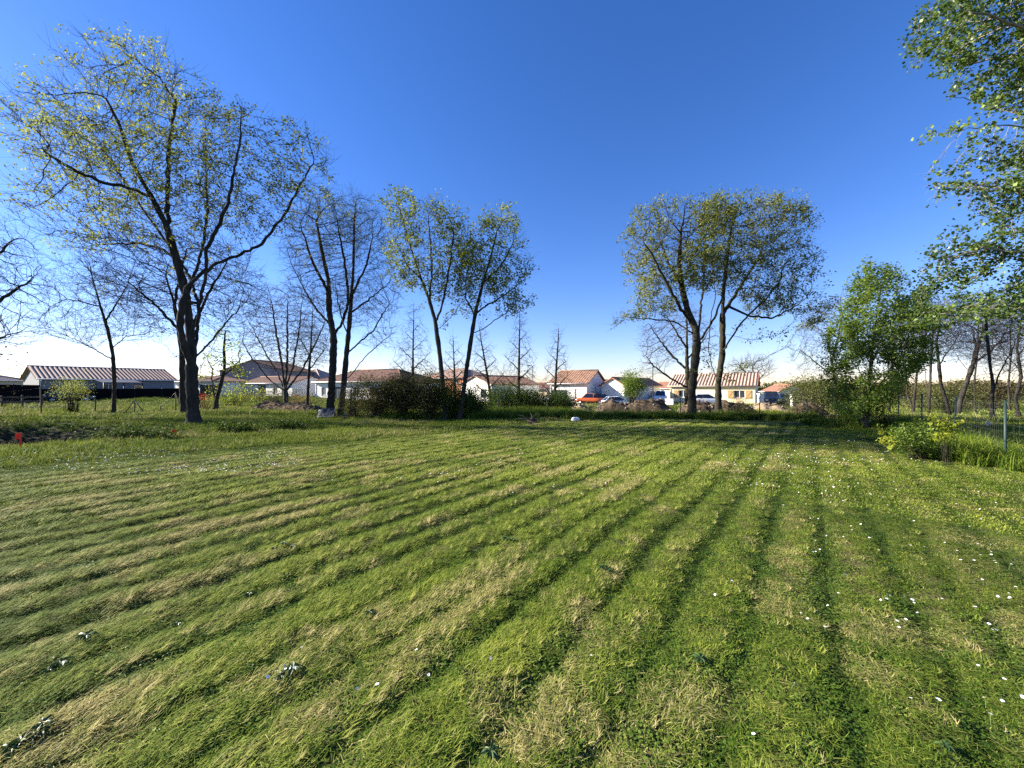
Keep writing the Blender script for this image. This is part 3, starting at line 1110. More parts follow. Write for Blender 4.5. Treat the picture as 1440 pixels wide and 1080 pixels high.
# bare companion just behind it
tree('bare_tree', 'bare dark tree standing close behind the tallest oak, trunk half hidden by it', 'tree', (259, 581), 22.7,
     [[(259, 581), (257, 540), (256, 500), (252, 460), (243, 420), (232, 385)], [(256, 505), (275, 450, -.6), (300, 400, -1), (322, 365, -1.2)], [(253, 465), (220, 430, .6), (185, 400, 1), (150, 385, 1.2)],
      [(245, 430), (252, 390, .6), (262, 350, .8)], [(257, 520), (292, 485, 1), (330, 440, 1.6)]],
     [(255, 385, 105, 62), (180, 400, 55, 40), (330, 420, 50, 50), (260, 440, 70, 35)], 1250, .17, 'bark', None, step=.34, infl=4, kill=.6, rtip=.008, twigs=3, tlen=(.4, .9), seed=102)
tree('bare_tree', 'slim bare tree with wide drooping twigs in front of the long tiled bungalow', 'tree', (160, 580), 22.9,
     [[(160, 580), (161, 540), (159, 500), (152, 465), (141, 430), (131, 395), (126, 370)], [(159, 506), (138, 494, .5), (112, 480, .9), (88, 470, 1)], [(157, 490), (180, 472, -.5), (205, 470, -.8)],
      [(148, 452), (165, 425, .5), (180, 400, .7)], [(142, 432), (118, 425, -.5), (95, 420, -.8)]],
     [(135, 410, 58, 48), (110, 460, 52, 30), (190, 465, 36, 25), (160, 430, 45, 45), (90, 430, 25, 25)], 900, .095, 'bark', None, step=.32, infl=4, kill=.55, rtip=.006, twigs=3, tlen=(.4, 1.0), split=.025, seed=103)
tree('bare_tree', 'bare tree at the picture edge whose twigs reach in over the black fence', 'tree', (-48, 590), 19.5,
     [[(-48, 590), (-46, 530), (-44, 470), (-40, 400), (-36, 350), (-30, 320)], [(-44, 470), (-20, 440, .5), (10, 415, .8), (35, 400, 1)], [(-45, 490), (-10, 478, -.6), (30, 470, -1)], [(-40, 400), (-10, 365, .4), (15, 340, .7)],
      [(-42, 430), (-80, 400, .4), (-110, 370, .6)]],
     [(-20, 350, 55, 45), (10, 400, 42, 55), (-70, 390, 60, 60), (5, 470, 40, 28)], 1100, .2, 'bark', None, step=.3, infl=4, kill=.5, rtip=.006, twigs=3, tlen=(.35, .9), twigmat='twig', seed=104)
tree('young_tree', 'thin leaning young tree with a few lime green leaves beside the tallest oak', 'tree', (303, 576), 26.0,
     [[(303, 576), (305, 560), (312, 535), (316, 515), (315, 490), (317, 465)], [(304, 565), (299, 545, .3), (298, 520, .5), (290, 500, .8)], [(313, 528), (328, 518, .3), (338, 505, .5)]],
     [(315, 490, 22, 35), (300, 520, 22, 22), (330, 515, 22, 20)], 260, .13, 'bark', 'leaf_yellow', 1000, .13, step=.3, infl=3, kill=.5, rtip=.006, twigs=2, seed=105, lspread=.15)
tree('multi_stem_tree', 'vase shaped bare tree with many upright stems before the grey gabled house', 'tree', (402, 571), 31.0,
     [[(402, 571), (402, 555), (400, 545)], [(401, 550), (390, 525, .5), (370, 490, 1), (352, 455, 1.2)], [(401, 548), (396, 510), (388, 465, -.4), (382, 425, -.6)], [(401, 545), (404, 505, .8), (404, 450, 1.2), (405, 415, 1.3)],
      [(401, 548), (412, 515, -.8), (420, 470, -1.2), (424, 430, -1.4)], [(402, 550), (425, 520, .5), (445, 480, .8), (458, 450, 1)], [(400, 550), (380, 535, -1), (355, 505, -1.8), (340, 480, -2.2)]],
     [(385, 430, 42, 32), (425, 440, 38, 38), (362, 470, 32, 40), (400, 480, 55, 45), (445, 480, 26, 40)], 1500, .19, 'bark_grey', None, step=.34, infl=3.5, kill=.5, rtip=.007, twigs=3, tlen=(.4, .9), trop=.12, seed=106, twigmat='twig_grey')
tree('bare_tree', 'thin straight bare sapling between the vase shaped tree and the twin alders', 'tree', (432, 566), 33.0,
     [[(432, 566), (434, 530), (437, 490), (439, 450), (440, 430)], [(435, 520), (450, 500, .5), (462, 485, .6)], [(436, 500), (424, 480, -.4), (415, 465, -.6)]],
     [(438, 470, 22, 40), (450, 500, 20, 22), (424, 500, 16, 25)], 350, .11, 'bark', None, step=.36, infl=3, kill=.5, rtip=.006, twigs=3, tlen=(.3, .8), trop=.1, split=.025, seed=107)
tree('alder_tree', 'tall dark alder with a forked trunk beside the leaning grey sheet', 'tree', (464, 581), 21.0,
     [[(464, 581), (467, 535), (469, 490), (469, 470), (463, 440, .2), (462, 395, .3), (452, 350, .2), (445, 310, 0)], [(469, 472), (482, 452, -.4), (490, 425, -.6), (486, 380, -.8), (478, 330, -.9)],
      [(465, 458), (445, 435, .6), (425, 402, 1), (410, 372, 1.3), (402, 345, 1.4)], [(462, 410), (440, 370, -.7), (425, 325, -1)], [(468, 500), (452, 480, .5), (438, 470, .8)]],
     [(452, 320, 36, 48), (430, 350, 30, 50), (475, 330, 30, 55), (425, 395, 26, 34), (465, 400, 42, 45)], 3400, .19, 'bark', 'leaf_alder', 2600, .085, step=.18, infl=2.8, kill=.31, rtip=.007, twigs=3, tlen=(.3, .75), leafmin=(7, 10.5, .1), seed=108, lclump=5, trop=.16)
tree('alder_tree', 'tall alder whose low bare limbs sweep towards the thorny shrub mass', 'tree', (478, 582), 20.6,
     [[(478, 582), (484, 535), (487, 500), (491, 460), (494, 420), (497, 375), (498, 320), (500, 285)], [(488, 497), (505, 482, -.4), (525, 465, -.8), (548, 425, -1)], [(482, 540), (498, 522, .5), (515, 500, .8), (532, 485, 1), (550, 470, 1.2)],
      [(495, 415), (515, 375, .5), (524, 330, .8)], [(493, 440), (520, 420, .8), (545, 400, 1.2)], [(489, 470), (478, 440, -.9), (472, 400, -1.3)]],
     [(500, 310, 34, 42), (522, 340, 30, 48), (530, 410, 38, 46), (505, 420, 40, 45), (535, 470, 26, 26)], 3400, .14, 'bark', 'leaf_alder', 2000, .085, step=.18, infl=2.8, kill=.31, rtip=.007, twigs=3, tlen=(.3, .75), leafmin=(7.5, 10.5, .06), seed=109, lclump=5, trop=.16)
tree('poplar_tree', 'leafy tree leaning west out of the shrub mass, yellow-green crown', 'tree', (627, 591), 18.2,
     [[(627, 591), (623, 545), (618, 495), (612, 452), (603, 420, .1), (590, 385, .2), (575, 340, .3), (562, 295, .3)], [(613, 455), (624, 420, -.4), (631, 380, -.6), (637, 335, -.8), (632, 300, -.9)],
      [(604, 422), (608, 380, .6), (604, 330, .8), (600, 290, .8)], [(595, 395), (572, 372, -.5), (556, 340, -.8)], [(614, 465), (640, 440, .6), (655, 415, .8)]],
     [(552, 285, 10, 18), (610, 290, 12, 13), (566, 310, 26, 38), (602, 318, 36, 42), (588, 372, 42, 36), (642, 340, 30, 44), (622, 400, 34, 28), (560, 370, 16, 30)], 2000, .105, 'bark', 'leaf_alder', 8000, .11, step=.2, infl=2.6, kill=.34, rtip=.007, twigs=2, tlen=(.3, .8), seed=110, lspread=.12, lclump=11, trop=.1, dshift=0)
tree('poplar_tree', 'leafy tree leaning east out of the shrub mass, yellow-green crown', 'tree', (646, 590), 18.0,
     [[(646, 590), (651, 555), (656, 520), (662, 480), (668, 442), (678, 402), (690, 362), (699, 325)], [(670, 440), (690, 426, .4), (714, 412, .6), (738, 392, .8)], [(680, 398), (706, 372, -.5), (722, 340, -.8)],
      [(668, 445), (655, 420, .5), (655, 390, .8), (664, 355, .9)], [(664, 470), (690, 455, -.5), (712, 440, -.7)]],
     [(736, 372, 14, 12), (708, 303, 14, 10), (703, 330, 34, 34), (690, 385, 44, 38), (727, 370, 22, 36), (668, 380, 30, 46), (668, 432, 26, 22), (715, 425, 28, 16)], 2000, .10, 'bark', 'leaf_alder', 7400, .11, step=.2, infl=2.6, kill=.34, rtip=.007, twigs=2, tlen=(.3, .8), seed=111, lspread=.12, lclump=11, trop=.1)


def conical(label, bx, by, d, top, half, n, sd, lean=0, w='twig', rb=.13):
    limbs = [[(bx, by), (bx + lean * .4, by - (by - top) * .45), (bx + lean * .8, by - (by - top) * .8), (bx + lean, top)]]
    for i in range(7):
        f = .2 + .1 * i
        s = 1 if i % 2 else -1
        x0, y0 = bx + lean * f, by - (by - top) * f
        limbs.append([(x0, y0), (x0 + s * half * (1.05 - f), y0 - half * .9 * (1.1 - f), s * .4 * (-1) ** (i // 2))])
    bl = []
    for f, k in ((.32, 1.0), (.5, .85), (.68, .6), (.86, .35)):
        bl.append((bx + lean * f, by - (by - top) * f, half * k, (by - top) * .14))
    tree('bare_tree', label, 'tree', (bx, by), d, limbs, bl, n, rb, 'bark', None, step=.34, infl=3, kill=.5, rtip=.0055, twigs=3, tlen=(.35, .8), trop=.14, split=.022, seed=sd, twigmat=w)


conical('bare tree seen behind the west-leaning leafy tree, above the orange brick house', 580, 560, 34, 425, 34, 600, 121, 2)
conical('slender bare tree between the two leaning leafy trees', 640, 560, 36, 470, 26, 300, 122, -3)
conical('bare tree standing against the white gable with small window', 693, 585, 29, 455, 28, 420, 123, -20)
conical('tallest of the three conical bare trees, beside the pale street lamp', 729, 575, 30, 438, 29, 620, 124, 2)
conical('shorter conical bare tree in front of the white house with grey garage door', 779, 583, 27, 458, 24, 480, 125, 7, rb=.12)
# pair of big leafy oaks on the east side
tree('oak_tree', 'mossy forked leafy oak with a low limb reaching west over the soil mound', 'tree', (973, 589), 18.8,
     [[(973, 589), (973, 548), (977, 510), (980, 483), (977, 460, .2), (968, 440, .3), (960, 410, .4), (955, 370, .4), (958, 320, .3)], [(979, 482), (988, 474, -.4), (1002, 452, -.6), (1013, 425, -.8), (1020, 390, -1), (1026, 345, -1.1)],
      [(970, 450), (958, 435, -.5), (946, 414, -.8), (932, 388, -1), (919, 362, -1.2), (905, 340, -1.3)], [(976, 470), (953, 455, .6), (935, 450, .8), (919, 449, 1), (881, 446, 1.3), (863, 461, 1.4)],
      [(982, 478), (985, 440, .9), (990, 390, 1.4), (992, 340, 1.6), (985, 305, 1.6)], [(958, 400), (940, 370, 1), (925, 330, 1.4)]],
     [(888, 330, 10, 13), (946, 290, 13, 8), (915, 335, 34, 42), (955, 312, 48, 28), (975, 365, 52, 44), (928, 395, 36, 34), (884, 447, 24, 9), (1000, 310, 36, 26), (930, 430, 30, 16), (900, 370, 20, 26)], 3000, .19, 'bark_mossy', 'leaf_olive', 16500, .105, step=.2, infl=2.7, kill=.34, rtip=.0075, twigs=2, tlen=(.3, .85), seed=131, lspread=.12, lclump=11, trop=.06)
tree('oak_tree', 'leafy oak with one long bare limb sweeping out over the yellow house', 'tree', (1010, 582), 19.6,
     [[(1010, 582), (1010, 541), (1016, 497), (1016, 442), (1018, 400), (1024, 350), (1030, 310)], [(1010, 540), (1000, 512, .5), (996, 490, .7), (999, 455, .9), (1006, 415, 1), (1003, 375, 1.1)],
      [(1016, 495), (1022, 484, -.4), (1034, 466, -.7), (1052, 442, -.9), (1078, 420, -1.2), (1100, 390, -1.4)], [(1013, 532), (1035, 523, .5), (1059, 512, .8), (1082, 500, 1), (1104, 488, 1.2), (1121, 466, 1.3), (1148, 452, 1.5), (1164, 447, 1.6)],
      [(1017, 440), (1040, 405, .9), (1062, 370, 1.4), (1080, 330, 1.7)], [(1020, 470), (1060, 478, -.9), (1095, 470, -1.4), (1120, 450, -1.6)], [(1104, 488), (1118, 492, .4), (1135, 500, .5)], [(1050, 444), (1085, 448, .6), (1120, 430, .9)],
      [(1008, 530), (996, 512, -.8), (988, 516, -1.0), (984, 524, -1.1)]],
     [(1140, 322, 12, 9), (1088, 284, 14, 8), (1035, 305, 52, 24), (1082, 318, 50, 36), (1098, 375, 46, 44), (1045, 375, 50, 44), (1130, 425, 30, 24), (1112, 300, 28, 12), (1085, 420, 40, 24), (1150, 440, 18, 16)], 3400, .15, 'bark_mossy', 'leaf_olive', 17500, .105, step=.2, infl=2.7, kill=.34, rtip=.0075, twigs=2, tlen=(.3, .85), seed=132, lspread=.12, lclump=11, trop=.05)
tree('bare_tree', 'bare brown tree spreading behind the mossy trunked oak by the street lamp', 'tree', (966, 572), 30,
     [[(966, 572), (967, 540), (966, 500), (966, 460), (965, 430)], [(966, 520), (945, 500, .5), (925, 475, .8), (912, 455, 1)], [(966, 545), (940, 530, -.5), (920, 515, -.8), (908, 500, -1)], [(966, 490), (950, 465, -.6), (938, 445, -.9)], [(966, 505), (985, 485, .6), (1000, 460, .9)]],
     [(930, 480, 32, 38), (915, 515, 18, 22), (960, 455, 32, 30), (990, 480, 25, 28)], 800, .18, 'bark_mossy', None, step=.34, infl=3.4, kill=.52, rtip=.006, twigs=3, tlen=(.35, .9), seed=133, twigmat='twig_grey')
tree('bare_tree', 'round bare tree showing over the east end of the yellow house roof', 'tree', (1062, 566), 62,
     [[(1062, 566), (1062, 545), (1060, 530), (1058, 515)], [(1062, 540), (1075, 525), (1082, 515)], [(1061, 535), (1045, 520), (1038, 512)]],
     [(1060, 515, 26, 18), (1078, 520, 14, 14), (1036, 515, 16, 12)], 500, .2, 'bark_grey', None, step=.55, infl=5, kill=.8, rtip=.011, twigs=3, tlen=(.5, 1.2), seed=134, twigmat='twig_grey')
# dense green tree on the east edge
tree('green_tree', 'dense fresh green upright tree with leaves almost to the ground at the lawn edge', 'tree', (1216, 602), 14.4,
     [[(1216, 602), (1219, 570), (1223, 530), (1228, 480), (1235, 430), (1242, 385)], [(1217, 590), (1205, 560, .4), (1190, 530, .6), (1172, 500, .7), (1163, 482, .7)], [(1219, 570), (1245, 530, -.5), (1270, 485, -.8), (1290, 440, -1), (1300, 415, -1)],
      [(1221, 555), (1205, 510, -.7), (1195, 460, -1), (1192, 430, -1.1)], [(1218, 580), (1240, 560, .8), (1262, 540, 1.1), (1282, 520, 1.2)], [(1225, 510), (1252, 460, .7), (1262, 415, .9), (1262, 385, .9)], [(1217, 592), (1200, 585, -.8), (1185, 572, -1)],
      [(1226, 500), (1218, 450, .8), (1216, 400, .9)], [(1230, 470), (1222, 420, -.4), (1224, 380, -.5)]],
     [(1243, 400, 22, 34), (1222, 410, 18, 40), (1215, 480, 46, 42), (1252, 465, 50, 40), (1215, 545, 46, 40), (1288, 450, 28, 38), (1182, 510, 22, 30), (1275, 500, 38, 28), (1196, 440, 14, 30), (1263, 405, 14, 28), (1205, 580, 30, 16)],
     1700, .085, 'bark_grey', 'leaf_green', 34000, .085, step=.18, infl=2.4, kill=.34, rtip=.006, twigs=2, tlen=(.15, .4), seed=141, lspread=.10, trop=.12, lclump=6, gaps=.2)
# big poplar overhanging from outside the frame
tree('poplar_tree', 'overhanging poplar with glossy dark green leaves and pale bare twigs against the sky', 'tree', (1660, 700), 6.6,
     [[(1660, 700), (1655, 560), (1645, 420), (1632, 280), (1622, 140), (1612, -20), (1600, -140)], [(1632, 290), (1560, 215, .2), (1500, 180, .3), (1440, 164, .5), (1400, 152, .7), (1372, 142, .8), (1338, 134, .9)],
      [(1560, 215), (1500, 190, -.2), (1440, 178, -.5), (1396, 176, -.6), (1350, 182, -.7), (1308, 188, -.8)], [(1618, 100), (1540, 70, -.3), (1470, 50, -.5), (1400, 25, -.6), (1330, 10, -.6), (1285, 40, -.6)],
      [(1620, 130), (1540, 120, .6), (1470, 110, .8), (1410, 80, .9), (1340, 95, .9)], [(1645, 420), (1560, 340, .4), (1490, 300, .5), (1430, 270, .5), (1370, 258, .5), (1310, 258, .5)],
      [(1648, 470), (1570, 400, -.2), (1500, 370, -.3), (1440, 355, -.3), (1380, 350, -.3), (1300, 375, -.3)], [(1650, 490), (1560, 450, .6), (1480, 430, .8), (1400, 410, .9), (1340, 420, .9), (1300, 440, .9)],
      [(1612, -10), (1520, -40, .3), (1440, -20, .4), (1370, -5, .4)], [(1652, 520), (1580, 470, -.6), (1510, 440, -.8), (1440, 430, -.9), (1390, 420, -.9)]],
     [(1375, 22, 78, 48), (1425, 95, 55, 46), (1335, 75, 38, 40), (1418, 138, 34, 24), (1440, 238, 38, 28), (1380, 262, 62, 22), (1318, 258, 26, 10), (1445, 290, 55, 44), (1355, 345, 52, 20), (1405, 365, 62, 36), (1320, 395, 34, 22), (1305, 432, 26, 26),
      (1425, 430, 48, 34), (1345, 440, 26, 20), (1500, 60, 70, 80), (1520, 250, 60, 90), (1540, 400, 60, 70), (1600, 150, 80, 140, .6)],
     3000, .11, 'bark_pale', 'leaf_poplar', 50000, .054, step=.11, infl=1.4, kill=.17, rtip=.0028, twigs=2, tlen=(.1, .28), seed=142, lspread=.05, trop=-.02, droop=.25, depth=.8, lclump=6, aspect=.85, gnarl=.15, gaps=.12)
# bare wood behind the wire fence on the east side
wood_spec = [
    ('dark bare tree with twin stems just behind the dense green tree', 1284, 580, 24, [[(1284, 580), (1286, 555), (1290, 520), (1300, 480), (1306, 450)], [(1284, 578), (1276, 555, .3), (1273, 525, .5), (1268, 490, .6)]], [(1290, 470, 40, 34), (1270, 500, 26, 30)], 151),
    ('bare tree with two straight parallel stems between the fence posts', 1306, 577, 26, [[(1306, 577), (1308, 545), (1309, 510), (1312, 470), (1318, 435)], [(1306, 575), (1303, 545, .3), (1300, 520, .4), (1296, 490, .5)]], [(1318, 450, 32, 36), (1300, 490, 24, 26)], 152),
    ('crooked bare tree leaning west above the yellow-leaved shrub', 1337, 586, 20, [[(1337, 586), (1330, 562), (1323, 540), (1320, 510), (1317, 480), (1322, 455)], [(1320, 515), (1335, 490, .4), (1350, 470, .6)], [(1318, 490), (1305, 470, -.4), (1296, 455, -.5)]], [(1322, 450, 34, 34), (1342, 480, 28, 26), (1300, 470, 20, 24)], 153),
    ('thick stemmed bare tree leaning strongly east behind the wire fence', 1345, 575, 23, [[(1345, 575), (1352, 558), (1362, 530), (1370, 508), (1378, 480), (1388, 450)], [(1366, 518), (1372, 490, .5), (1368, 460, .7)], [(1370, 510), (1392, 495, -.5), (1410, 475, -.7)]], [(1385, 455, 38, 34), (1365, 470, 26, 34), (1405, 480, 26, 24)], 154),
    ('bare tree with a forked whitish base behind the green fence post', 1396, 592, 17.5, [[(1396, 592), (1394, 565), (1397, 545), (1392, 510), (1388, 470), (1386, 440)], [(1396, 548), (1408, 520, .4), (1422, 495, .6), (1432, 470, .7)], [(1396, 586), (1402, 562, .3), (1404, 540, .3)], [(1397, 550), (1412, 545, -.4), (1435, 545, -.6)]], [(1390, 440, 34, 36), (1425, 470, 30, 36), (1420, 520, 30, 24), (1380, 490, 22, 28)], 155),
    ('twisted bare tree at the far edge of the bare wood', 1434, 584, 21, [[(1434, 584), (1428, 560), (1436, 530), (1430, 490), (1436, 450)], [(1434, 520), (1415, 500, .3), (1404, 480, .5)], [(1432, 500), (1455, 470, .4), (1470, 440, .5)]], [(1440, 450, 40, 40), (1415, 490, 26, 30)], 156),
    ('pale trunked bare tree leaning over scrub at the end of the mound', 1176, 582, 21.5, [[(1176, 582), (1176, 560), (1174, 530), (1168, 500), (1160, 470)], [(1174, 530), (1158, 518, .3), (1142, 505, .5), (1124, 490, .6)], [(1170, 505), (1180, 470, -.5), (1184, 440, -.6)]], [(1160, 465, 28, 42), (1140, 505, 26, 24), (1184, 440, 18, 30)], 157),
    ('thin bare tree partly covered by the dense green tree', 1250, 578, 27, [[(1250, 578), (1252, 540), (1256, 500), (1258, 460)], [(1254, 520), (1270, 500, .4), (1282, 478, .5)]], [(1260, 470, 34, 40)], 158),
    ('far bare tree rising between the leaning one and the forked one', 1372, 572, 34, [[(1372, 572), (1370, 540), (1374, 500), (1376, 460), (1374, 430)], [(1371, 530), (1352, 510, .4), (1340, 490, .5)], [(1373, 510), (1392, 490, -.4)]], [(1374, 450, 30, 36), (1350, 490, 26, 26), (1395, 490, 22, 26)], 159),
    ('far bare tree filling the gap above the long fence by the wood', 1420, 571, 36, [[(1420, 571), (1418, 540), (1422, 500), (1420, 455)], [(1420, 525), (1440, 505, .4)], [(1420, 515), (1402, 498, -.4)]], [(1420, 460, 34, 36), (1440, 500, 24, 26), (1402, 500, 20, 24)], 160),
]
for lb, bx, by, d, limbs, bl, sd in wood_spec:
    tree('bare_tree', lb, 'tree', (bx, by), d, limbs, bl, 700, .115 if sd == 154 else .07, 'bark', None, step=.3, infl=3.0, kill=.46, rtip=.0055, twigs=3, tlen=(.3, .85), seed=sd, split=.025,
         twigmat='twig_grey' if sd % 3 else 'twig', group='bare trees of the small wood behind the fence')

# ------------------------------------------------------------------ shrubs and hedges
sh = shrub
sh('sapling', 'small wispy sapling with pale yellow-green leaves in front of the parked hatchback', 'sapling', G(101, 23.5), (.95, .8), 2.4, 'leaf_oak', 2200, .065, clumps=60, seed=201, low=.3)
sh('leafy_bush', 'lime green leafy bush behind the thin leaning young tree', 'bush', G(330, 34), (2.6, 1.6), 2.3, 'leaf_yellow', 1300, .12, clumps=60, seed=202)
sh('rusty_bush', 'low rust coloured bush beside the base of the tallest oak', 'bush', G(290, 26), (.75, .6), 1.3, 'leaf_rust', 500, .07, clumps=40, seed=203)
sh('hedge_bush', 'low olive hedge bush under the windows of the white walled bungalow', 'bush', G(385, 45), (4.4, 1.2), 1.5, 'leaf_brown', 4500, .11, clumps=70, seed=204)
sh('hedge_bush', 'reddish low bush below the beige wall by the leaning sheet', 'bush', G(428, 42), (2.2, 1.0), 1.3, 'leaf_rust', 700, .10, clumps=50, seed=205)
sh('shrub', 'thin brownish shrub at the start of the dark shrub mass, beside the twin alders', 'shrub', G(497, 19.5), (.75, .8), 2.0, 'leaf_brown', 3500, .06, clumps=60, seed=206, nrm_up=.2)
sh('shrub', 'large olive brown thorny shrub with white litter at its foot', 'shrub', G(531, 18.8), (1.02, 1.0), 2.1, 'leaf_brown', 12000, .065, clumps=120, seed=207, nrm_up=.3)
sh('shrub', 'tallest dark evergreen shrub of the shrub mass', 'shrub', G(566, 18.9), (.95, 1.0), 2.4, 'leaf_dark', 16000, .07, clumps=130, seed=208, nrm_up=.3)
sh('shrub', 'dark brown shrub wrapped round the trunk of the west-leaning leafy tree', 'shrub', G(604, 18.6), (1.0, 1.0), 2.25, 'leaf_dark', 12000, .07, clumps=110, seed=209, nrm_up=.3)
sh('shrub', 'dark green round shrub between the two leaning trunks', 'shrub', G(638, 18.4), (.85, .9), 1.85, 'leaf_weed', 9000, .07, clumps=100, seed=210)
sh('shrub', 'low dark shrub at the east foot of the leaning trunks', 'shrub', G(668, 19.3), (.8, .8), 1.45, 'leaf_weed', 7000, .07, clumps=90, seed=211)
sh('hedge_bush', 'round dark green hedge bush below the white gable', 'bush', G(712, 25), (1.6, 1.0), 1.6, 'leaf_weed', 9000, .085, clumps=90, seed=212)
sh('hedge_bush', 'dark green hedge bush beneath the conical bare trees', 'bush', G(748, 24.5), (1.3, .9), 1.35, 'leaf_weed', 7000, .085, clumps=80, seed=213)
sh('hedge_bush', 'dark grassy hedge bush in front of the grey garage door', 'bush', G(786, 24), (1.3, .9), 1.2, 'leaf_weed', 7000, .085, clumps=80, seed=214)
sh('conical_shrub', 'upright green conical tree in front of the white garage', 'tree', G(889, 31), (.95, .9), 2.6, 'leaf_green', 6000, .10, clumps=90, seed=215, low=.2, up=1.7, nrm_up=.1)
sh('scrub_bush', 'yellow-green scrub bush beside the pale trunked leaning tree', 'bush', G(1150, 23), (1.3, 1.0), 2.5, 'leaf_far', 4500, .085, clumps=90, seed=216)
sh('scrub_bush', 'olive scrub bush tucked against the dense green tree', 'bush', G(1186, 19), (1.0, .9), 2.1, 'leaf_far', 3600, .08, clumps=80, seed=217)
sh('scrub_bush', 'low yellowish scrub bush past the white gate pillar', 'bush', G(1128, 31), (2.0, 1.2), 2.6, 'leaf_far', 5000, .11, clumps=80, seed=218)
sh('bramble_bush', 'dark bramble on the east end of the soil mound', 'bush', G(1128, 19.4), (1.0, .6), .75, 'leaf_dark', 1800, .05, clumps=70, seed=219)
sh('bramble_bush', 'dark bramble in front of the long limbed oak', 'bush', G(1042, 19.0), (.9, .5), .75, 'leaf_dark', 1700, .05, clumps=70, seed=220)
sh('rusty_bush', 'rust leaved low bush at the trunk of the dense green tree', 'bush', G(1246, 14.2), (.42, .4), .95, 'leaf_rust', 420, .06, clumps=40, seed=221)
sh('scrub_bush', 'olive bush among the bare trunks of the wood', 'bush', G(1338, 31), (2.6, 1.6), 2.7, 'leaf_far', 5000, .12, clumps=80, seed=222)
sh('scrub_bush', 'brownish brush thicket at the back of the bare wood', 'bush', G(1392, 40), (6.0, 2.0), 3.0, 'leaf_brown', 3800, .15, clumps=120, seed=223)
sh('scrub_bush', 'brown brush thicket behind the parallel stemmed tree', 'bush', G(1300, 42), (4.5, 2.0), 2.8, 'leaf_brown', 3200, .15, clumps=100, seed=224)
sh('ornamental_shrub', 'round purple brown shrub under the shuttered window of the yellow house', 'shrub', G(1042, 50.0), (1.1, .9), 1.25, 'leaf_rust', 700, .09, clumps=50, seed=225)
# the leafy shrub by the wire fence
sh('laurel_shrub', 'low broad shrub with dark and pale leaves at the lawn edge below the yellow shoots', 'shrub', G(1290, 8.3), (.55, .42), .80, 'leaf_green', 2600, .055, clumps=70, seed=226, aspect=.45)
sh('leafy_shoot', 'arching shoot of bright yellow-green leaves rising from the low broad shrub', 'shrub', G(1331, 7.7), (.30, .16), 1.2, 'leaf_yellow', 230, .09, clumps=11, sthick=.6, seed=227, low=.35, lspread=.07, aspect=.42)
sh('leafy_shoot', 'thin shoot with paler leaves beside the low broad shrub, nearer the lawn', 'shrub', G(1247, 8.2), (.16, .14), .72, 'leaf_yellow', 130, .075, clumps=6, sthick=.5, seed=228, low=.3, lspread=.05, aspect=.42)
# nettle patches
sh('nettle_patch', 'dark green nettle patch just before the bare brown strip', 'weed patch', G(185, 11.6), (1.65, .32), .32, 'leaf_weed', 3400, .06, clumps=120, seed=231)
sh('nettle_patch', 'smaller dark green nettle patch beyond the small red marker flag', 'weed patch', G(335, 13.2), (1.0, .32), .30, 'leaf_weed', 2000, .06, clumps=80, seed=232)
sh('nettle_patch', 'dark weed patch stretching east of the tallest oak', 'weed patch', G(405, 14.3), (1.25, .3), .30, 'leaf_weed', 2200, .06, clumps=90, seed=233)
# evergreen outside the frame whose shadow falls over the hollow
sh('evergreen_bush', 'big dense evergreen bush just outside the photo beyond the hollow', 'bush', (-25.8, 14.6), (3.0, 3.0), 5.6, 'leaf_dark', 12000, .16, clumps=200, seed=241)
# far hedges that close the horizon
for i, (px, d, rx, h, lf, lb) in enumerate((
        (1105, 95, 9, 3.6, 'leaf_far', 'far yellow-green hedge beyond the black gate'),
        (1165, 90, 9, 4.2, 'leaf_far', 'far hedge behind the pale trunked leaning tree'),
        (1265, 80, 10, 3.6, 'leaf_brown', 'far brown hedge seen behind the dense green tree'),
        (1380, 75, 12, 3.8, 'leaf_brown', 'far brown hedge behind the bare wood'),
        (500, 95, 5, 5.4, 'leaf_green', 'far round green treetop over the dark red roof'),
        (30, 90, 14, 2.6, 'leaf_far', 'far low hedge behind the street of bungalows'),
        (600, 110, 26, 3.2, 'leaf_far', 'far hedge line behind the orange brick house'),
        (880, 100, 18, 2.9, 'leaf_far', 'far hedge line behind the white garage'))):
    sh('far_hedge', lb, 'hedge', G(px, d), (rx, 2.5), h, lf, 9000, .36, lspread=.42, clumps=330, seed=260 + i)

# ================================================================== HOUSES


def wall_with_holes(L, H, holes, y=0.0, depth=0.16):
    """front skin from x 0..L, z 0..H at plane y (outside looks to -y) with rectangular holes and their reveals"""
    V, Fs = [], []

    def quad(a, b, c, d):
        k = len(V)
        V.extend([a, b, c, d])
        Fs.append((k, k + 1, k + 2, k + 3))
    xs = sorted({0, L} | {v for h in holes for v in (h[0], h[0] + h[2])})
    zs = sorted({0, H} | {v for h in holes for v in (h[1], h[1] + h[3])})
    for x0, x1 in zip(xs[:-1], xs[1:]):
        for z0, z1 in zip(zs[:-1], zs[1:]):
            cx, cz = (x0 + x1) / 2, (z0 + z1) / 2
            if any(h[0] < cx < h[0] + h[2] and h[1] < cz < h[1] + h[3] for h in holes):
                continue
            quad((x0, y, z0), (x1, y, z0), (x1, y, z1), (x0, y, z1))
    for x, z, w, h in holes:
        x1, z1, yb = x + w, z + h, y + depth
        quad((x, y, z), (x, y, z1), (x, yb, z1), (x, yb, z))
        quad((x1, y, z), (x1, yb, z), (x1, yb, z1), (x1, y, z1))
        quad((x, y, z1), (x1, y, z1), (x1, yb, z1), (x, yb, z1))
        quad((x, y, z), (x, yb, z), (x1, yb, z), (x1, y, z))
    return V, Fs


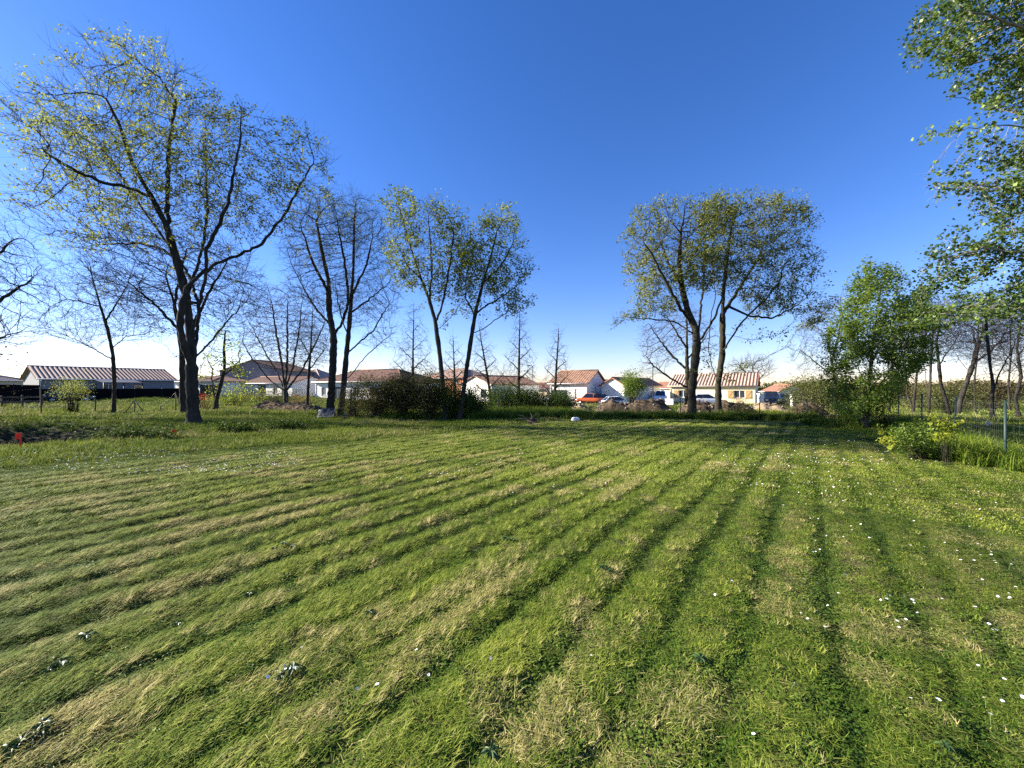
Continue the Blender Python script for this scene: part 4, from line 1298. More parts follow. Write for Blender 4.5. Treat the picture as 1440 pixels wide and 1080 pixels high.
def slope(mb, o, e, up, L, tmax, period=0.38, amp=0.045, thick=0.10, mi=0, two=False):
    """corrugated tile slope: starts at o, eave runs along unit e for L, rises along unit up; tmax(s) is its length there"""
    o, e, up = np.array(o, float), np.array(e, float), np.array(up, float)
    nrm = np.cross(e, up)
    nrm /= np.linalg.norm(nrm)
    if nrm[2] < 0:
        nrm = -nrm
    n = int(L / period * 6) + 1
    ss = np.linspace(0, L, n)
    V = []
    for s in ss:
        a = amp * abs(math.sin(PI * s / period)) ** 1.0
        t = max(tmax(s), 0.01)
        p0 = o + e * s
        p1 = p0 + up * t
        V += [p0 + nrm * a, p1 + nrm * a, p0 - nrm * thick, p1 - nrm * thick]
    Fs = []
    for i in range(n - 1):
        b, c = i * 4, (i + 1) * 4
        Fs += [(b, c, c + 1, b + 1), (b + 2, b + 3, c + 3, c + 2), (b, b + 2, c + 2, c), (b + 1, c + 1, c + 3, b + 3)]
    Fs += [(0, 1, 3, 2), ((n - 1) * 4, (n - 1) * 4 + 2, (n - 1) * 4 + 3, (n - 1) * 4 + 1)]
    if two:
        mids = (ss[:-1] + ss[1:]) / 2
        for i in range(n - 1):
            hi = abs(math.sin(PI * mids[i] / period)) > .62
            k = i * 4
            mb.add(V[k:k + 8], [(0, 4, 5, 1), (2, 3, 7, 6), (0, 2, 6, 4), (1, 5, 7, 3)], 0 if hi else 1)
    else:
        mb.add(V, Fs, mi)


def pane_part(t, x, z, w, h, y, frame='white_paint', glass='glass', bars=1, sill=True, shut=None, shutter_open=True):
    f = MB()
    fw = 0.06
    f.box((x, y, z), (x + fw, y + .06, z + h))
    f.box((x + w - fw, y, z), (x + w, y + .06, z + h))
    f.box((x + fw, y, z), (x + w - fw, y + .06, z + fw))
    f.box((x + fw, y, z + h - fw), (x + w - fw, y + .06, z + h))
    for i in range(bars):
        c = x + w * (i + 1) / (bars + 1)
        f.box((c - .035, y + .002, z + fw), (c + .035, y + .058, z + h - fw))
    fo = f.build('window', M[frame], t)
    g = MB()
    g.box((x + fw, y + .025, z + fw), (x + w - fw, y + .035, z + h - fw))
    g.build('pane', M[glass], fo)
    if sill:
        s = MB()
        s.box((x - .06, -.07, z - .06), (x + w + .06, .12, z - .003))
        s.build('sill', M['concrete'], fo)
    if shut:
        for sx in ((x - w * .52 - .03, x - .03), (x + w + .03, x + w + w * .52 + .03)):
            q = MB()
            q.box((sx[0], -.06, z - .03), (sx[1], -.012, z + h + .03))
            for zz in (z + .12, z + h - .18):
                q.box((sx[0] + .03, -.085, zz), (sx[1] - .03, -.061, zz + .10))
            a, b = sx[0] + .05, sx[1] - .05
            q.add([(a, -.084, z + .22), (a + .1, -.084, z + .22), (b, -.084, z + h - .18), (b - .1, -.084, z + h - .18),
                   (a, -.061, z + .22), (a + .1, -.061, z + .22), (b, -.061, z + h - .18), (b - .1, -.061, z + h - .18)],
                  [(0, 1, 2, 3), (0, 4, 5, 1), (1, 5, 6, 2), (2, 6, 7, 3), (3, 7, 4, 0)])
            q.build('shutter', M[shut], fo)
    return fo


def door_part(t, name, x, z, w, h, y, m, ribs=5, horizontal=True):
    f = MB()
    f.box((x, y, z), (x + w, y + .05, z + h))
    if ribs:
        for i in range(ribs):
            if horizontal:
                zz = z + h * (i + .15) / ribs
                f.box((x + .04, y - .018, zz), (x + w - .04, y + .001, zz + h / ribs * .72))
            else:
                xx = x + w * (i + .1) / ribs
                f.box((xx, y - .018, z + .05), (xx + w / ribs * .8, y + .001, z + h - .05))
    o = f.build(name, M[m], t)
    hd = MB()
    hd.tube([(x + w * .86, y - .06, z + h * .46), (x + w * .86, y - .06, z + h * .54)], .016, 6)
    hd.box((x + w * .86 - .012, y - .06, z + h * .49), (x + w * .86 + .012, y - .017, z + h * .51))
    hd.build('handle', M['metal_dark'], o)


def house(label, p0, p1, eave, ridge, D, wall='render_white', roof='tile_brown', style='gable', holes=(), base=None, over=.4, cat='house', name='house', chimney=None, amp=.045, gutter=True, side_holes=()):
    """p0, p1: (px, d) of the front's two lower corners; eave, ridge: heights above the eye's level plane in photo pixels at p0's distance
    holes: (kind, px0, px1, z0, z1[, opts]) along the front, z above the house's floor"""
    A, B = G(*p0), G(*p1)
    u = B - A
    L = float(np.linalg.norm(u))
    u = u / L
    zb = gz1(*((A + B) / 2)) - .1 if base is None else base
    he = eave - zb
    hr = ridge - zb
    t = thing(name, label, cat, (A[0], A[1], zb), math.atan2(u[1], u[0]))

    def along(px):
        k = (px - CX) / F                      # x = k*y
        # A + u s :  Ax + ux s = k (Ay + uy s)
        return float((k * A[1] - A[0]) / (u[0] - k * u[1]))
    hs = []
    for h in holes:
        s0, s1 = along(h[1]), along(h[2])
        hs.append((h[0], max(.1, s0), h[3], min(L - .1, s1) - max(.1, s0), h[4] - h[3], h[5] if len(h) > 5 else {}))
    mb = MB()
    V, Fs = wall_with_holes(L, he, [(h[1], h[2], h[3], h[4]) for h in hs])
    mb.add(V, Fs)
    mb.add([(L, 0, 0), (L, D, 0), (L, D, he), (L, 0, he)], [(0, 1, 2, 3)])
    mb.add([(L, D, 0), (0, D, 0), (0, D, he), (L, D, he)], [(0, 1, 2, 3)])
    mb.add([(0, D, 0), (0, 0, 0), (0, 0, he), (0, D, he)], [(0, 1, 2, 3)])
    if style == 'gable':
        for x, f in ((0, (0, 2, 1)), (L, (0, 1, 2))):
            mb.add([(x, 0, he), (x, D, he), (x, D / 2, hr - .1)], [f])
    elif style == 'front':
        for y, f in ((0, (0, 1, 2)), (D, (0, 2, 1))):
            mb.add([(0, y, he), (L, y, he), (L / 2, y, hr - .1)], [f])
    mb.add([(0, 0, he - .004), (L, 0, he - .004), (L, D, he - .004), (0, D, he - .004)], [(0, 1, 2, 3)])
    mb.build('wall', M[wall], t)
    rb = MB()
    two = roof == 'tile_light'
    pk = dict(amp=amp, two=two, period=.40 if two else .38)
    if style in ('gable', 'hip'):
        run = D / 2
    else:
        run = L / 2
    rise = hr - he
    sl = math.hypot(run, rise)
    k = (run + over) / run
    drop = rise * over / run
    full = sl * k
    cy, cz = run / sl, rise / sl
    if style == 'gable':
        gx = min(over, .3)
        for (oy, dy) in ((-over, 1), (D + over, -1)):
            slope(rb, (-gx, oy, he - drop), (1, 0, 0), (0, dy * cy, cz), L + 2 * gx, lambda s: full, **pk)
        pts = [(-gx, D / 2, hr + .02), (L + gx, D / 2, hr + .02)]
        rb.tube(pts, .10, 8)
    elif style == 'hip':
        hipx = run + over

        def tm(s, LL=L + 2 * over):
            return full * min(1.0, s / hipx, (LL - s) / hipx)

        def te(s, LL=D + 2 * over):
            return full * min(s, LL - s) / hipx
        slope(rb, (-over, -over, he - drop), (1, 0, 0), (0, cy, cz), L + 2 * over, tm, **pk)
        slope(rb, (-over, D + over, he - drop), (1, 0, 0), (0, -cy, cz), L + 2 * over, tm, **pk)
        slope(rb, (-over, -over, he - drop), (0, 1, 0), (cy, 0, cz), D + 2 * over, te, **pk)
        slope(rb, (L + over, -over, he - drop), (0, 1, 0), (-cy, 0, cz), D + 2 * over, te, **pk)
        rb.tube([(run, D / 2, hr + .02), (L - run, D / 2, hr + .02)], .10, 8)
        for cx_, sx in ((-over, 1), (L + over, -1)):
            for cy_ in (-over, D + over):
                rb.tube([(cx_, cy_, he - drop + .03), (run if sx > 0 else L - run, D / 2, hr + .03)], .08, 6)
    else:
        gy = min(over, .3)
        for (ox, dx) in ((-over, 1), (L + over, -1)):
            slope(rb, (ox, -gy, he - drop), (0, 1, 0), (dx * cy, 0, cz), D + 2 * gy, lambda s: full, **pk)
        rb.tube([(L / 2, -gy, hr + .02), (L / 2, D + gy, hr + .02)], .10, 8)
    ro = rb.build('roof', [M[roof], M['tile_channel']], t)
    if chimney:
        cx_, cy_, ch = chimney
        cb = MB()
        cb.box((cx_, cy_, he), (cx_ + .55, cy_ + .45, hr + ch))
        cb.box((cx_ - .06, cy_ - .06, hr + ch + .002), (cx_ + .61, cy_ + .51, hr + ch + .1))
        cb.build('chimney', M[wall], ro)
    if gutter and style in ('gable', 'hip'):
        gb = MB()
        gb.tube([(-.3, -over - .06, he - drop - .03), (L + .3, -over - .06, he - drop - .03)], .055, 8)
        gb.tube([(.1, -over - .06, he - drop - .05), (.1, -.06, he - drop - .35), (.1, -.06, .05)], .035, 6)
        gb.build('gutter', M['white_paint'] if wall != 'render_cream' else M['gravel'], t)
    for kd, x, z, w, h, op in hs:
        if kd == 'window':
            pane_part(t, x, z, w, h, .09, op.get('frame', 'white_paint'), bars=op.get('bars', 1), shut=op.get('shut'))
        elif kd == 'garage':
            door_part(t, 'garage_door', x, z, w, h, .10, op.get('m', 'white_paint'), op.get('ribs', 5), True)
        else:
            door_part(t, 'door', x, z, w, h, .10, op.get('m', 'white_paint'), op.get('ribs', 3), False)
    return t


def zpx(py, d):
    return CAMH + (HY - py) / F * d


house('low hip roofed bungalow with pale tiles at the end of the black fence', (-95, 50), (36, 60), zpx(533, 55), zpx(519.5, 58), 9, 'render_beige', 'tile_light', 'hip',
      [('garage', -30, 14, 0, 2.1, {'m': 'white_paint'})], over=.5)
house('long grey walled bungalow with striped terracotta tiles and a sunlit gable end', (55, 46), (245, 57), zpx(531, 46), zpx(514.5, 48.2), 8.8, 'render_grey', 'tile_light', 'gable',
      [('window', 69, 82, .8, 2.0, {'frame': 'grey_door'}), ('door', 131, 136, .1, 2.15, {'m': 'grey_door'}), ('window', 146, 160, .1, 2.15), ('window', 188, 201, .95, 2.05, {'frame': 'grey_door'})], amp=.10)
house('small white house half hidden by the trunk of the tallest oak', (244, 68), (300, 64), zpx(535.5, 66), zpx(529, 68), 7, 'render_white', 'tile_brown', 'hip', [('window', 262, 270, 1, 2)])
house('tall house with a big grey gable wall facing the meadow', (309, 76), (402, 74), zpx(521, 75), zpx(506.5, 76), 9, 'render_grey', 'tile_brown', 'front', [], over=.3)
house('white walled low wing with red tiles in front of the grey gable', (340, 69), (411, 63), zpx(538, 67), zpx(529, 67), 7, 'render_white', 'tile_brown', 'gable',
      [('window', 363, 374, .6, 2.1, {'frame': 'grey_door'}), ('window', 384, 390, .6, 2.0), ('door', 396, 401, 0, 2.1, {'m': 'grey_door'})])
house('beige house with pink and brown tiles behind the vase shaped tree', (388, 80), (452, 78), zpx(536, 80), zpx(518.5, 83), 11, 'render_beige', 'tile_light', 'hip', [])
house('white house with dark red hip roof behind the twin alders', (443, 62), (566, 55), zpx(535.5, 60), zpx(520, 63), 9.5, 'render_white', 'tile_brown', 'hip',
      [('window', 452, 458, .75, 1.95), ('door', 470, 479, 0, 2.1, {'m': 'grey_door'}), ('window', 496, 506, .8, 2.0), ('window', 520, 532, .8, 2.0)])
house('orange brick two storey house above the shrub mass', (588, 78), (656, 70), zpx(531, 75), zpx(519, 78), 9, 'brick', 'tile_light', 'hip',
      [('window', 589, 597, 3.0, 4.3), ('window', 601, 606, 3.0, 4.3), ('window', 617, 624, 3.0, 4.3), ('window', 636, 645, 3.0, 4.3)], over=.35)
house('white house whose bright gable with one small window faces west', (648, 63), (691, 57), zpx(539.5, 60), zpx(528.5, 62), 10, 'render_white', 'tile_mixed', 'front',
      [('window', 676, 684, .95, 2.1, {'frame': 'grey_door'}), ('window', 658, 664, .95, 2.0)])
house('small beige house with dark tiles set back behind the pale street lamp', (735, 72), (769, 69), zpx(546, 70), zpx(538.5, 73), 7, 'render_pink', 'tile_brown', 'gable',
      [('window', 738, 743, .8, 1.8), ('window', 752, 757, .8, 1.8)])
house('white house with mottled tiles, grey garage door and shaded gable', (773.5, 56), (825, 53), zpx(538, 54.5), zpx(521, 57), 7.8, 'render_white', 'tile_mixed', 'gable',
      [('garage', 775, 798, 0, 2.0, {'m': 'grey_door', 'ribs': 4}), ('door', 808, 819, 0, 2.2, {'m': 'white_paint', 'ribs': 4})], over=.3)
house('low white side wing with lean roof beside the shaded gable', (838, 58.5), (850, 58), zpx(539, 58.5), zpx(534.5, 60), 5, 'render_white', 'tile_brown', 'gable', [], name='house_wing', cat='house', over=.2)
house('white garage with orange tiled gable behind the upright conical tree', (846, 54.5), (878, 52), zpx(540, 53), zpx(531, 54), 11, 'render_white', 'tile_orange', 'front',
      [('garage', 855, 874, 0, 1.95, {'m': 'white_paint'})], over=.45, name='garage')
house('white bungalow with orange tiles beyond the dark street lamp', (906, 68), (946, 62), zpx(545.5, 65), zpx(537, 67), 8, 'render_white', 'tile_orange', 'gable', [('window', 917, 921, .8, 1.9), ('door', 930, 934, 0, 2.0)])
house('cream yellow bungalow with honey wood shutters and striped tiles', (942, 57), (1062, 50.9), zpx(541.3, 54.5), zpx(525.5, 57), 8, 'render_cream', 'tile_light', 'gable',
      [('window', 954.5, 967, .95, 2.0, {'shut': 'wood', 'bars': 1}), ('door', 1006.5, 1012, .02, 2.2, {'m': 'wood', 'ribs': 3}), ('window', 1032, 1048, .95, 2.0, {'shut': 'wood', 'bars': 1})], amp=.10, over=.35)
house('small outbuilding with bright orange tiles behind the dark parked car', (1072, 66), (1096, 63), zpx(549.5, 64), zpx(540.5, 66), 6, 'render_white', 'tile_orange', 'gable', [('window', 1080, 1085, .8, 1.7)], name='outbuilding', cat='outbuilding')

# awning over the terrace of the long bungalow
aw = thing('awning', 'dark blue grey awning along the terrace of the long bungalow', 'awning', (0, 0, 0))
A_, B_ = G(131, 48.3), G(186, 52.0)
dirn = (B_ - A_) / np.linalg.norm(B_ - A_)
out_ = np.array([dirn[1], -dirn[0]])
mb = MB()
a0, b0 = A_ + out_ * .5, B_ + out_ * .5
a1, b1 = A_ + out_ * 2.2, B_ + out_ * 2.2
mb.add([(*a0, 2.35), (*b0, 2.35), (*b1, 2.05), (*a1, 2.05), (*a0, 2.43), (*b0, 2.43), (*b1, 2.13), (*a1, 2.13)], [(0, 1, 2, 3), (7, 6, 5, 4), (0, 4, 5, 1), (1, 5, 6, 2), (2, 6, 7, 3), (3, 7, 4, 0)])
mb.build('canopy', mat('awning_fabric', (0.035, 0.04, 0.075), (0.025, 0.03, 0.055), 4, .8), aw)
for q in (a1, b1, (a1 + b1) / 2):
    mb = MB()
    mb.tube([(q[0], q[1], gz1(*q) - .1), (q[0], q[1], 2.06)], .05, 8)
    mb.build('post', M['metal_dark'], aw)

# dark garden shed seen past the tallest oak
A_ = G(281, 58)
sd = thing('garden_shed', 'dark garden shed against the small white house', 'shed', (A_[0], A_[1], gz1(*A_) - .05), R(-6))
mb = MB()
mb.box((0, 0, 0), (1.5, 1.6, 2.0))
mb.build('wall', M['old_wood'], sd)
mb = MB()
mb.add([(-.15, -.15, 1.98), (1.65, -.15, 1.72), (1.65, 1.75, 1.72), (-.15, 1.75, 1.98), (-.15, -.15, 2.10), (1.65, -.15, 1.84), (1.65, 1.75, 1.84), (-.15, 1.75, 2.10)],
       [(0, 3, 2, 1), (4, 5, 6, 7), (0, 1, 5, 4), (1, 2, 6, 5), (2, 3, 7, 6), (3, 0, 4, 7)])
mb.build('roof', M['metal_dark'], sd)
door_part(sd, 'door', .3, .05, .8, 1.6, -.05, 'old_wood', 4, False)

# white garden walls by the road
for label, pa, pb, h in (('low white garden wall before the small beige house', (737, 58), (776, 56), .95), ('white garden wall block beside the yellow house', (936, 51), (947, 50), .85)):
    A_, B_ = G(*pa), G(*pb)
    L = float(np.linalg.norm(B_ - A_))
    t = thing('garden_wall', label, 'wall', (A_[0], A_[1], gz1(*A_) - .1), math.atan2(*(B_ - A_)[::-1]))
    mb = MB()
    mb.box((0, -.1, 0), (L, .1, h))
    mb.build('wall_body', M['render_white'], t)
    mb = MB()
    mb.box((-.04, -.14, h + .001), (L + .04, .14, h + .06))
    mb.build('coping', M['concrete'], t)

# road strip and yard in front of the houses
pts = [G(800, 44), G(860, 45), G(960, 46.5), G(1130, 44), G(1250, 44)]
mb = MB()
V, Fs = [], []
cs = []
for a, b in zip(pts[:-1], pts[1:]):
    for i in range(14):
        cs.append(a + (b - a) * i / 14)
cs.append(pts[-1])
for p in cs:
    for k in range(5):
        q = p + np.array([0.2, k * 1.35])
        V.append((q[0], q[1], gz1(*q) + .02))
for i in range(len(cs) - 1):
    for k in range(4):
        Fs.append((i * 5 + k, (i + 1) * 5 + k, (i + 1) * 5 + k + 1, i * 5 + k + 1))
mb.add(V, Fs, 0, True)
tag(mb.build('gravel_road', M['gravel']), kind='structure')

# ================================================================== VEHICLES


def car(label, p, d, heading, paint, kind='hatch', name='parked_car', cat='car', scale=1.0):
    x, y = G(p, d)
    t = thing(name, label, cat, (x, y, gz1(x, y) + .0), heading)
    t.scale = (scale, scale, scale)
    if kind == 'van':
        st = [(-2.1, .42, .95, .80, .95), (-2.02, .30, 1.05, .88, 1.05), (-1.2, .26, 1.06, .90, 1.06), (1.2, .26, 1.04, .90, 1.04), (1.7, .26, .98, .88, .98), (2.05, .34, .82, .80, .82), (2.12, .42, .62, .70, .62)]
        cab = [(-2.05, 1.0), (-1.95, 1.72), (.35, 1.78), (1.45, 1.02)]
    elif kind == 'pickup':
        st = [(-2.3, .5, .92, .84, .92), (-2.25, .42, .98, .88, .98), (-.6, .36, 1.0, .90, 1.0), (1.2, .36, 1.0, .90, 1.0), (1.9, .36, .96, .88, .96), (2.3, .45, .85, .80, .85)]
        cab = [(-.55, .98), (-.45, 1.66), (.65, 1.68), (1.3, 1.0)]
    else:
        st = [(-2.05, .45, .82, .74, .82), (-1.98, .30, .92, .84, .92), (-1.2, .24, .92, .88, .92), (1.0, .24, .90, .88, .90), (1.6, .26, .80, .84, .80), (1.98, .32, .66, .76, .66), (2.06, .42, .55, .66, .55)]
        cab = [(-1.92, .9), (-1.35, 1.42), (.15, 1.46), (1.15, .88)]
    mb = MB()
    V, Fs = [], []
    for (sx, zl, zt, hw, _) in st:
        ring = [(-hw, zl + .08), (-hw * 1.0, zl + .35 * (zt - zl)), (-hw * .97, zt - .06), (-hw * .86, zt), (hw * .86, zt), (hw * .97, zt - .06), (hw, zl + .35 * (zt - zl)), (hw, zl + .08), (hw * .85, zl), (-hw * .85, zl)]
        V += [(sx, a, b) for a, b in ring]
    n = 10
    for i in range(len(st) - 1):
        for k in range(n):
            k2 = (k + 1) % n
            Fs.append((i * n + k, (i + 1) * n + k, (i + 1) * n + k2, i * n + k2))
    Fs.append(tuple(range(n)))
    Fs.append(tuple((len(st) - 1) * n + i for i in range(n))[::-1])
    mb.add(V, Fs, 0, True)
    # cabin with tumblehome: lower ring wide, upper ring narrow
    wl, wu = .80, .62
    (x0, z0), (x1, z1), (x2, z2), (x3, z3) = cab
    cv = [(x0, -wl, z0), (x3, -wl, z3), (x3, wl, z3), (x0, wl, z0), (x1, -wu, z1), (x2, -wu, z2), (x2, wu, z2), (x1, wu, z1)]
    mb.add(cv, [(0, 1, 5, 4), (1, 2, 6, 5), (2, 3, 7, 6), (3, 0, 4, 7), (4, 5, 6, 7)])
    mb.build('body', M[paint], t)

    def panel(corners, f=.86, off=.012):
        c = np.array(corners, float)
        m = c.mean(0)
        c = m + (c - m) * np.array([f])
        nn = np.cross(c[1] - c[0], c[2] - c[0])
        nn /= np.linalg.norm(nn)
        if np.dot(nn, m - np.array([(x0 + x3) / 2, 0, (z0 + z1) / 2])) < 0:
            nn = -nn
        g = MB()
        g.add(list(c + nn * off) + list(c - nn * .01), [(0, 1, 2, 3), (7, 6, 5, 4), (0, 4, 5, 1), (1, 5, 6, 2), (2, 6, 7, 3), (3, 7, 4, 0)])
        return g
    for nm, ids in (('side_window', (0, 1, 5, 4)), ('side_window', (2, 3, 7, 6)), ('windscreen', (1, 2, 6, 5)), ('rear_window', (3, 0, 4, 7))):
        panel([cv[i] for i in ids]).build(nm, M['car_glass'], t)
    wx = (-1.3, 1.32) if kind != 'pickup' else (-1.45, 1.4)
    for sx in wx:
        for s in (-1, 1):
            w = MB()
            w.tube([(sx, s * .66, .32), (sx, s * .92, .32)], .32, 18)
            wo = w.build('wheel', M['tyre'], t)
            r = MB()
            r.tube([(sx, s * .905, .32), (sx, s * .93, .32)], .20, 14)
            r.build('rim', M['rim'], wo)
    fx, rx_ = st[-2][0], st[1][0]
    for s in (-1, 1):
        h = MB()
        h.box((fx - .04, s * .62 - .14, .60), (fx + .09, s * .62 + .14, .72))
        h.build('headlight', M['lamp_clear'], t)
        h = MB()
        h.box((rx_ - .08, s * .66 - .12, .66), (rx_ + .04, s * .66 + .12, .84))
        h.build('taillight', M['lamp_red'], t)
    b = MB()
    b.box((fx + .03, -.55, .36), (fx + .11, .55, .50))
    b.build('grille', M['metal_dark'], t)
    return t


car('silver and black hatchback parked before the black fence behind the sapling', 97, 41.8, R(52), 'car_black', 'hatch', scale=.92)
car('white saloon parked in front of the yellow house', 993, 50.0, R(-8), 'car_white', 'hatch')
car('navy blue people carrier facing the lawn behind the black gate', 1084, 50.5, R(-118), 'car_blue', 'van')
car('white car parked beside the navy people carrier behind the gate', 1103, 52.5, R(-112), 'car_white', 'hatch')
car('white car with dark windows seen beside the dark street lamp', 929, 56.5, R(-115), 'car_white', 'van')
car('orange pick-up parked by the shaded gable of the white house', 831, 52.5, R(160), 'car_orange', 'pickup', name='parked_pickup', cat='pick-up', scale=.9)
car('black car parked next to the orange pick-up', 841, 55.0, R(150), 'car_black', 'hatch', scale=.9)
car('grey windowed white car just showing over the soil mound by the garage', 868, 44.5, R(5), 'car_white', 'hatch', scale=.85)

# ================================================================== FENCES, GATE, LAMPS


def ground_pts(px_d):
    return [np.array([*G(p, d), 0]) for p, d in px_d]


def screen_fence(label, pd, h, n):
    P = [G(*q) for q in pd]
    t = thing('screen_fence', label, 'fence', (P[0][0], P[0][1], gz1(*P[0])))
    o = np.array([P[0][0], P[0][1], gz1(*P[0])])
    mb = MB()
    for a, b in zip(P[:-1], P[1:]):
        k = max(2, int(np.linalg.norm(b - a) / 1.8))
        for i in range(k):
            p, q = a + (b - a) * i / k, a + (b - a) * (i + 1) / k
            dv = (q - p) / np.linalg.norm(q - p)
            nn = np.array([-dv[1], dv[0]]) * .018
            sag = .03 * RNG.random()
            z0, z1 = gz1(*p) + .03, gz1(*q) + .03
            V = []
            for s in (-1, 1):
                V += [(p[0] + s * nn[0], p[1] + s * nn[1], z0), (q[0] + s * nn[0], q[1] + s * nn[1], z1), (q[0] + s * nn[0], q[1] + s * nn[1], z1 + h - sag), (p[0] + s * nn[0], p[1] + s * nn[1], z0 + h - sag)]
            mb.add(np.array(V) - o, [(0, 1, 2, 3), (7, 6, 5, 4), (3, 2, 6, 7), (0, 4, 5, 1), (1, 5, 6, 2), (0, 3, 7, 4)])
    mb.build('screen', M['black_screen'], t)
    for a, b in zip(P[:-1], P[1:]):
        k = max(2, int(np.linalg.norm(b - a) / 2.2))
        for i in range(k + 1):
            p = a + (b - a) * i / k + np.array([0, -.06])
            m = MB()
            m.tube(np.array([(p[0], p[1], gz1(*p) - .2), (p[0], p[1], gz1(*p) + h + .08)]) - o, .028, 6)
            m.build('post', M['metal_dark'], t)
    return t


screen_fence('tall black privacy fence in front of the hip roofed bungalow', [(-110, 33), (-20, 35), (56, 38.5)], 1.85, 8)
screen_fence('lower black privacy fence along the long grey bungalow', [(57, 43), (150, 47.5), (264, 52)], 1.45, 8)

# low concrete kerb wall in front of the tall privacy fence
t = thing('low_wall', 'low weathered wooden rail and boards before the tall black fence', 'rail', (*G(-60, 29.5), gz1(*G(-60, 29.5))))
o_ = np.array([*G(-60, 29.5), gz1(*G(-60, 29.5))])
pa, pb = G(-60, 29.5), G(57, 31.5)
for zz in (.42, .78):
    mb = MB()
    dv = (pb - pa)
    for s in range(4):
        a, b = pa + dv * s / 4, pa + dv * (s + 1) / 4
        mb.add(np.array([(a[0], a[1] - .03, zz), (b[0], b[1] - .03, zz), (b[0], b[1] + .03, zz), (a[0], a[1] + .03, zz), (a[0], a[1] - .03, zz + .13), (b[0], b[1] - .03, zz + .13), (b[0], b[1] + .03, zz + .13), (a[0], a[1] + .03, zz + .13)])
               + np.array([0, 0, gz1(*a)]) - o_, [(0, 3, 2, 1), (4, 5, 6, 7), (0, 1, 5, 4), (1, 2, 6, 5), (2, 3, 7, 6), (3, 0, 4, 7)])
    mb.build('rail', M['old_wood'], t)
for s in range(5):
    a = pa + (pb - pa) * s / 4 + np.array([0, .1])
    mb = MB()
    mb.tube(np.array([(a[0], a[1], gz1(*a) - .2), (a[0], a[1], gz1(*a) + 1.0)]) - o_, .06, 8)
    mb.build('post', M['old_wood'], t)


def wire_fence(label, posts, h, pm='old_wood', pr=.035, rows=5, grid=None, braces=(), tilt=0.02):
    """posts: (px, d) list; wires strung between them"""
    P = [G(*q) for q in posts]
    o = np.array([P[0][0], P[0][1], gz1(*P[0])])
    t = thing('wire_fence', label, 'fence', o)
    hs = h if isinstance(h, (list, tuple)) else [h] * len(P)
    tops = []
    for p, hh in zip(P, hs):
        z = gz1(*p)
        m = MB()
        top = np.array([p[0] + RNG.normal(0, tilt), p[1], z + hh])
        m.tube(np.array([(p[0], p[1], z - .3), top]) - o, [pr * 1.1, pr], 8)
        m.build('post', M[pm], t)
        tops.append(top)
    for i, s in braces:
        p = P[i]
        z = gz1(*p)
        m = MB()
        m.tube(np.array([(p[0] + s, p[1], z - .05), (p[0], p[1], z + hs[i] * .92)]) - o, .028, 6)
        m.build('brace', M[pm], t)
    m = MB()
    for (p, q, hp, hq) in zip(P[:-1], P[1:], hs[:-1], hs[1:]):
        zp, zq = gz1(*p), gz1(*q)
        L = float(np.linalg.norm(q - p))
        k = 6
        for r in range(rows):
            f = .06 + .9 * r / max(1, rows - 1)
            pts = []
            for i in range(k + 1):
                s = i / k
                xy = p + (q - p) * s
                pts.append((xy[0], xy[1] - .045, zp * (1 - s) + zq * s + f * (hp * (1 - s) + hq * s) - .03 * math.sin(PI * s)))
            m.tube(np.array(pts) - o, .0013, 3, cap=False)
        if grid:
            nv = int(L / grid)
            for i in range(1, nv):
                s = i / nv
                xy = p + (q - p) * s
                z = zp * (1 - s) + zq * s
                m.tube(np.array([(xy[0], xy[1] - .045, z + .04), (xy[0], xy[1] - .045, z + .94 * hp)]) - o, .0009, 3, cap=False)
    m.build('wire_mesh', M['wire'], t)
    return t


wire_fence('rusty wire fence with braced thin posts before the long bungalow', [(-30, 20.5), (58, 21.7), (134, 23.0), (189, 23.4), (226, 24.0), (247, 24.6)], [1.3, 1.6, .95, .9, .5, 1.3], 'old_wood', .03, 4, None, [(3, -.65), (3, .7), (5, .5)])
wire_fence('green post and wire mesh fence round the east corner of the lawn', [(1600, 5.6), (1414, 7.7), (1342, 10.4), (1296, 13.4), (1263, 18.2)], [1.28, 1.28, 1.3, 1.3, 1.2], 'metal_green', .019, 9, .12)
wire_fence('wire fence with dark posts along the back edge of the lawn', [(1263, 18.6), (1135, 18.4), (1068, 17.9), (957, 18.6), (900, 19.4), (842, 20.2), (770, 21.0), (700, 21.6)], [1.2, 1.0, 1.15, 1.0, .95, .95, .9, .9], 'metal_dark', .02, 5, .3)
wire_fence('leaning old stakes with loose wire at the west side of the shrub mass', [(482, 20.2), (491, 19.6), (497, 19.0)], [1.35, 1.5, 1.4], 'old_wood', .035, 3, None, [], .12)

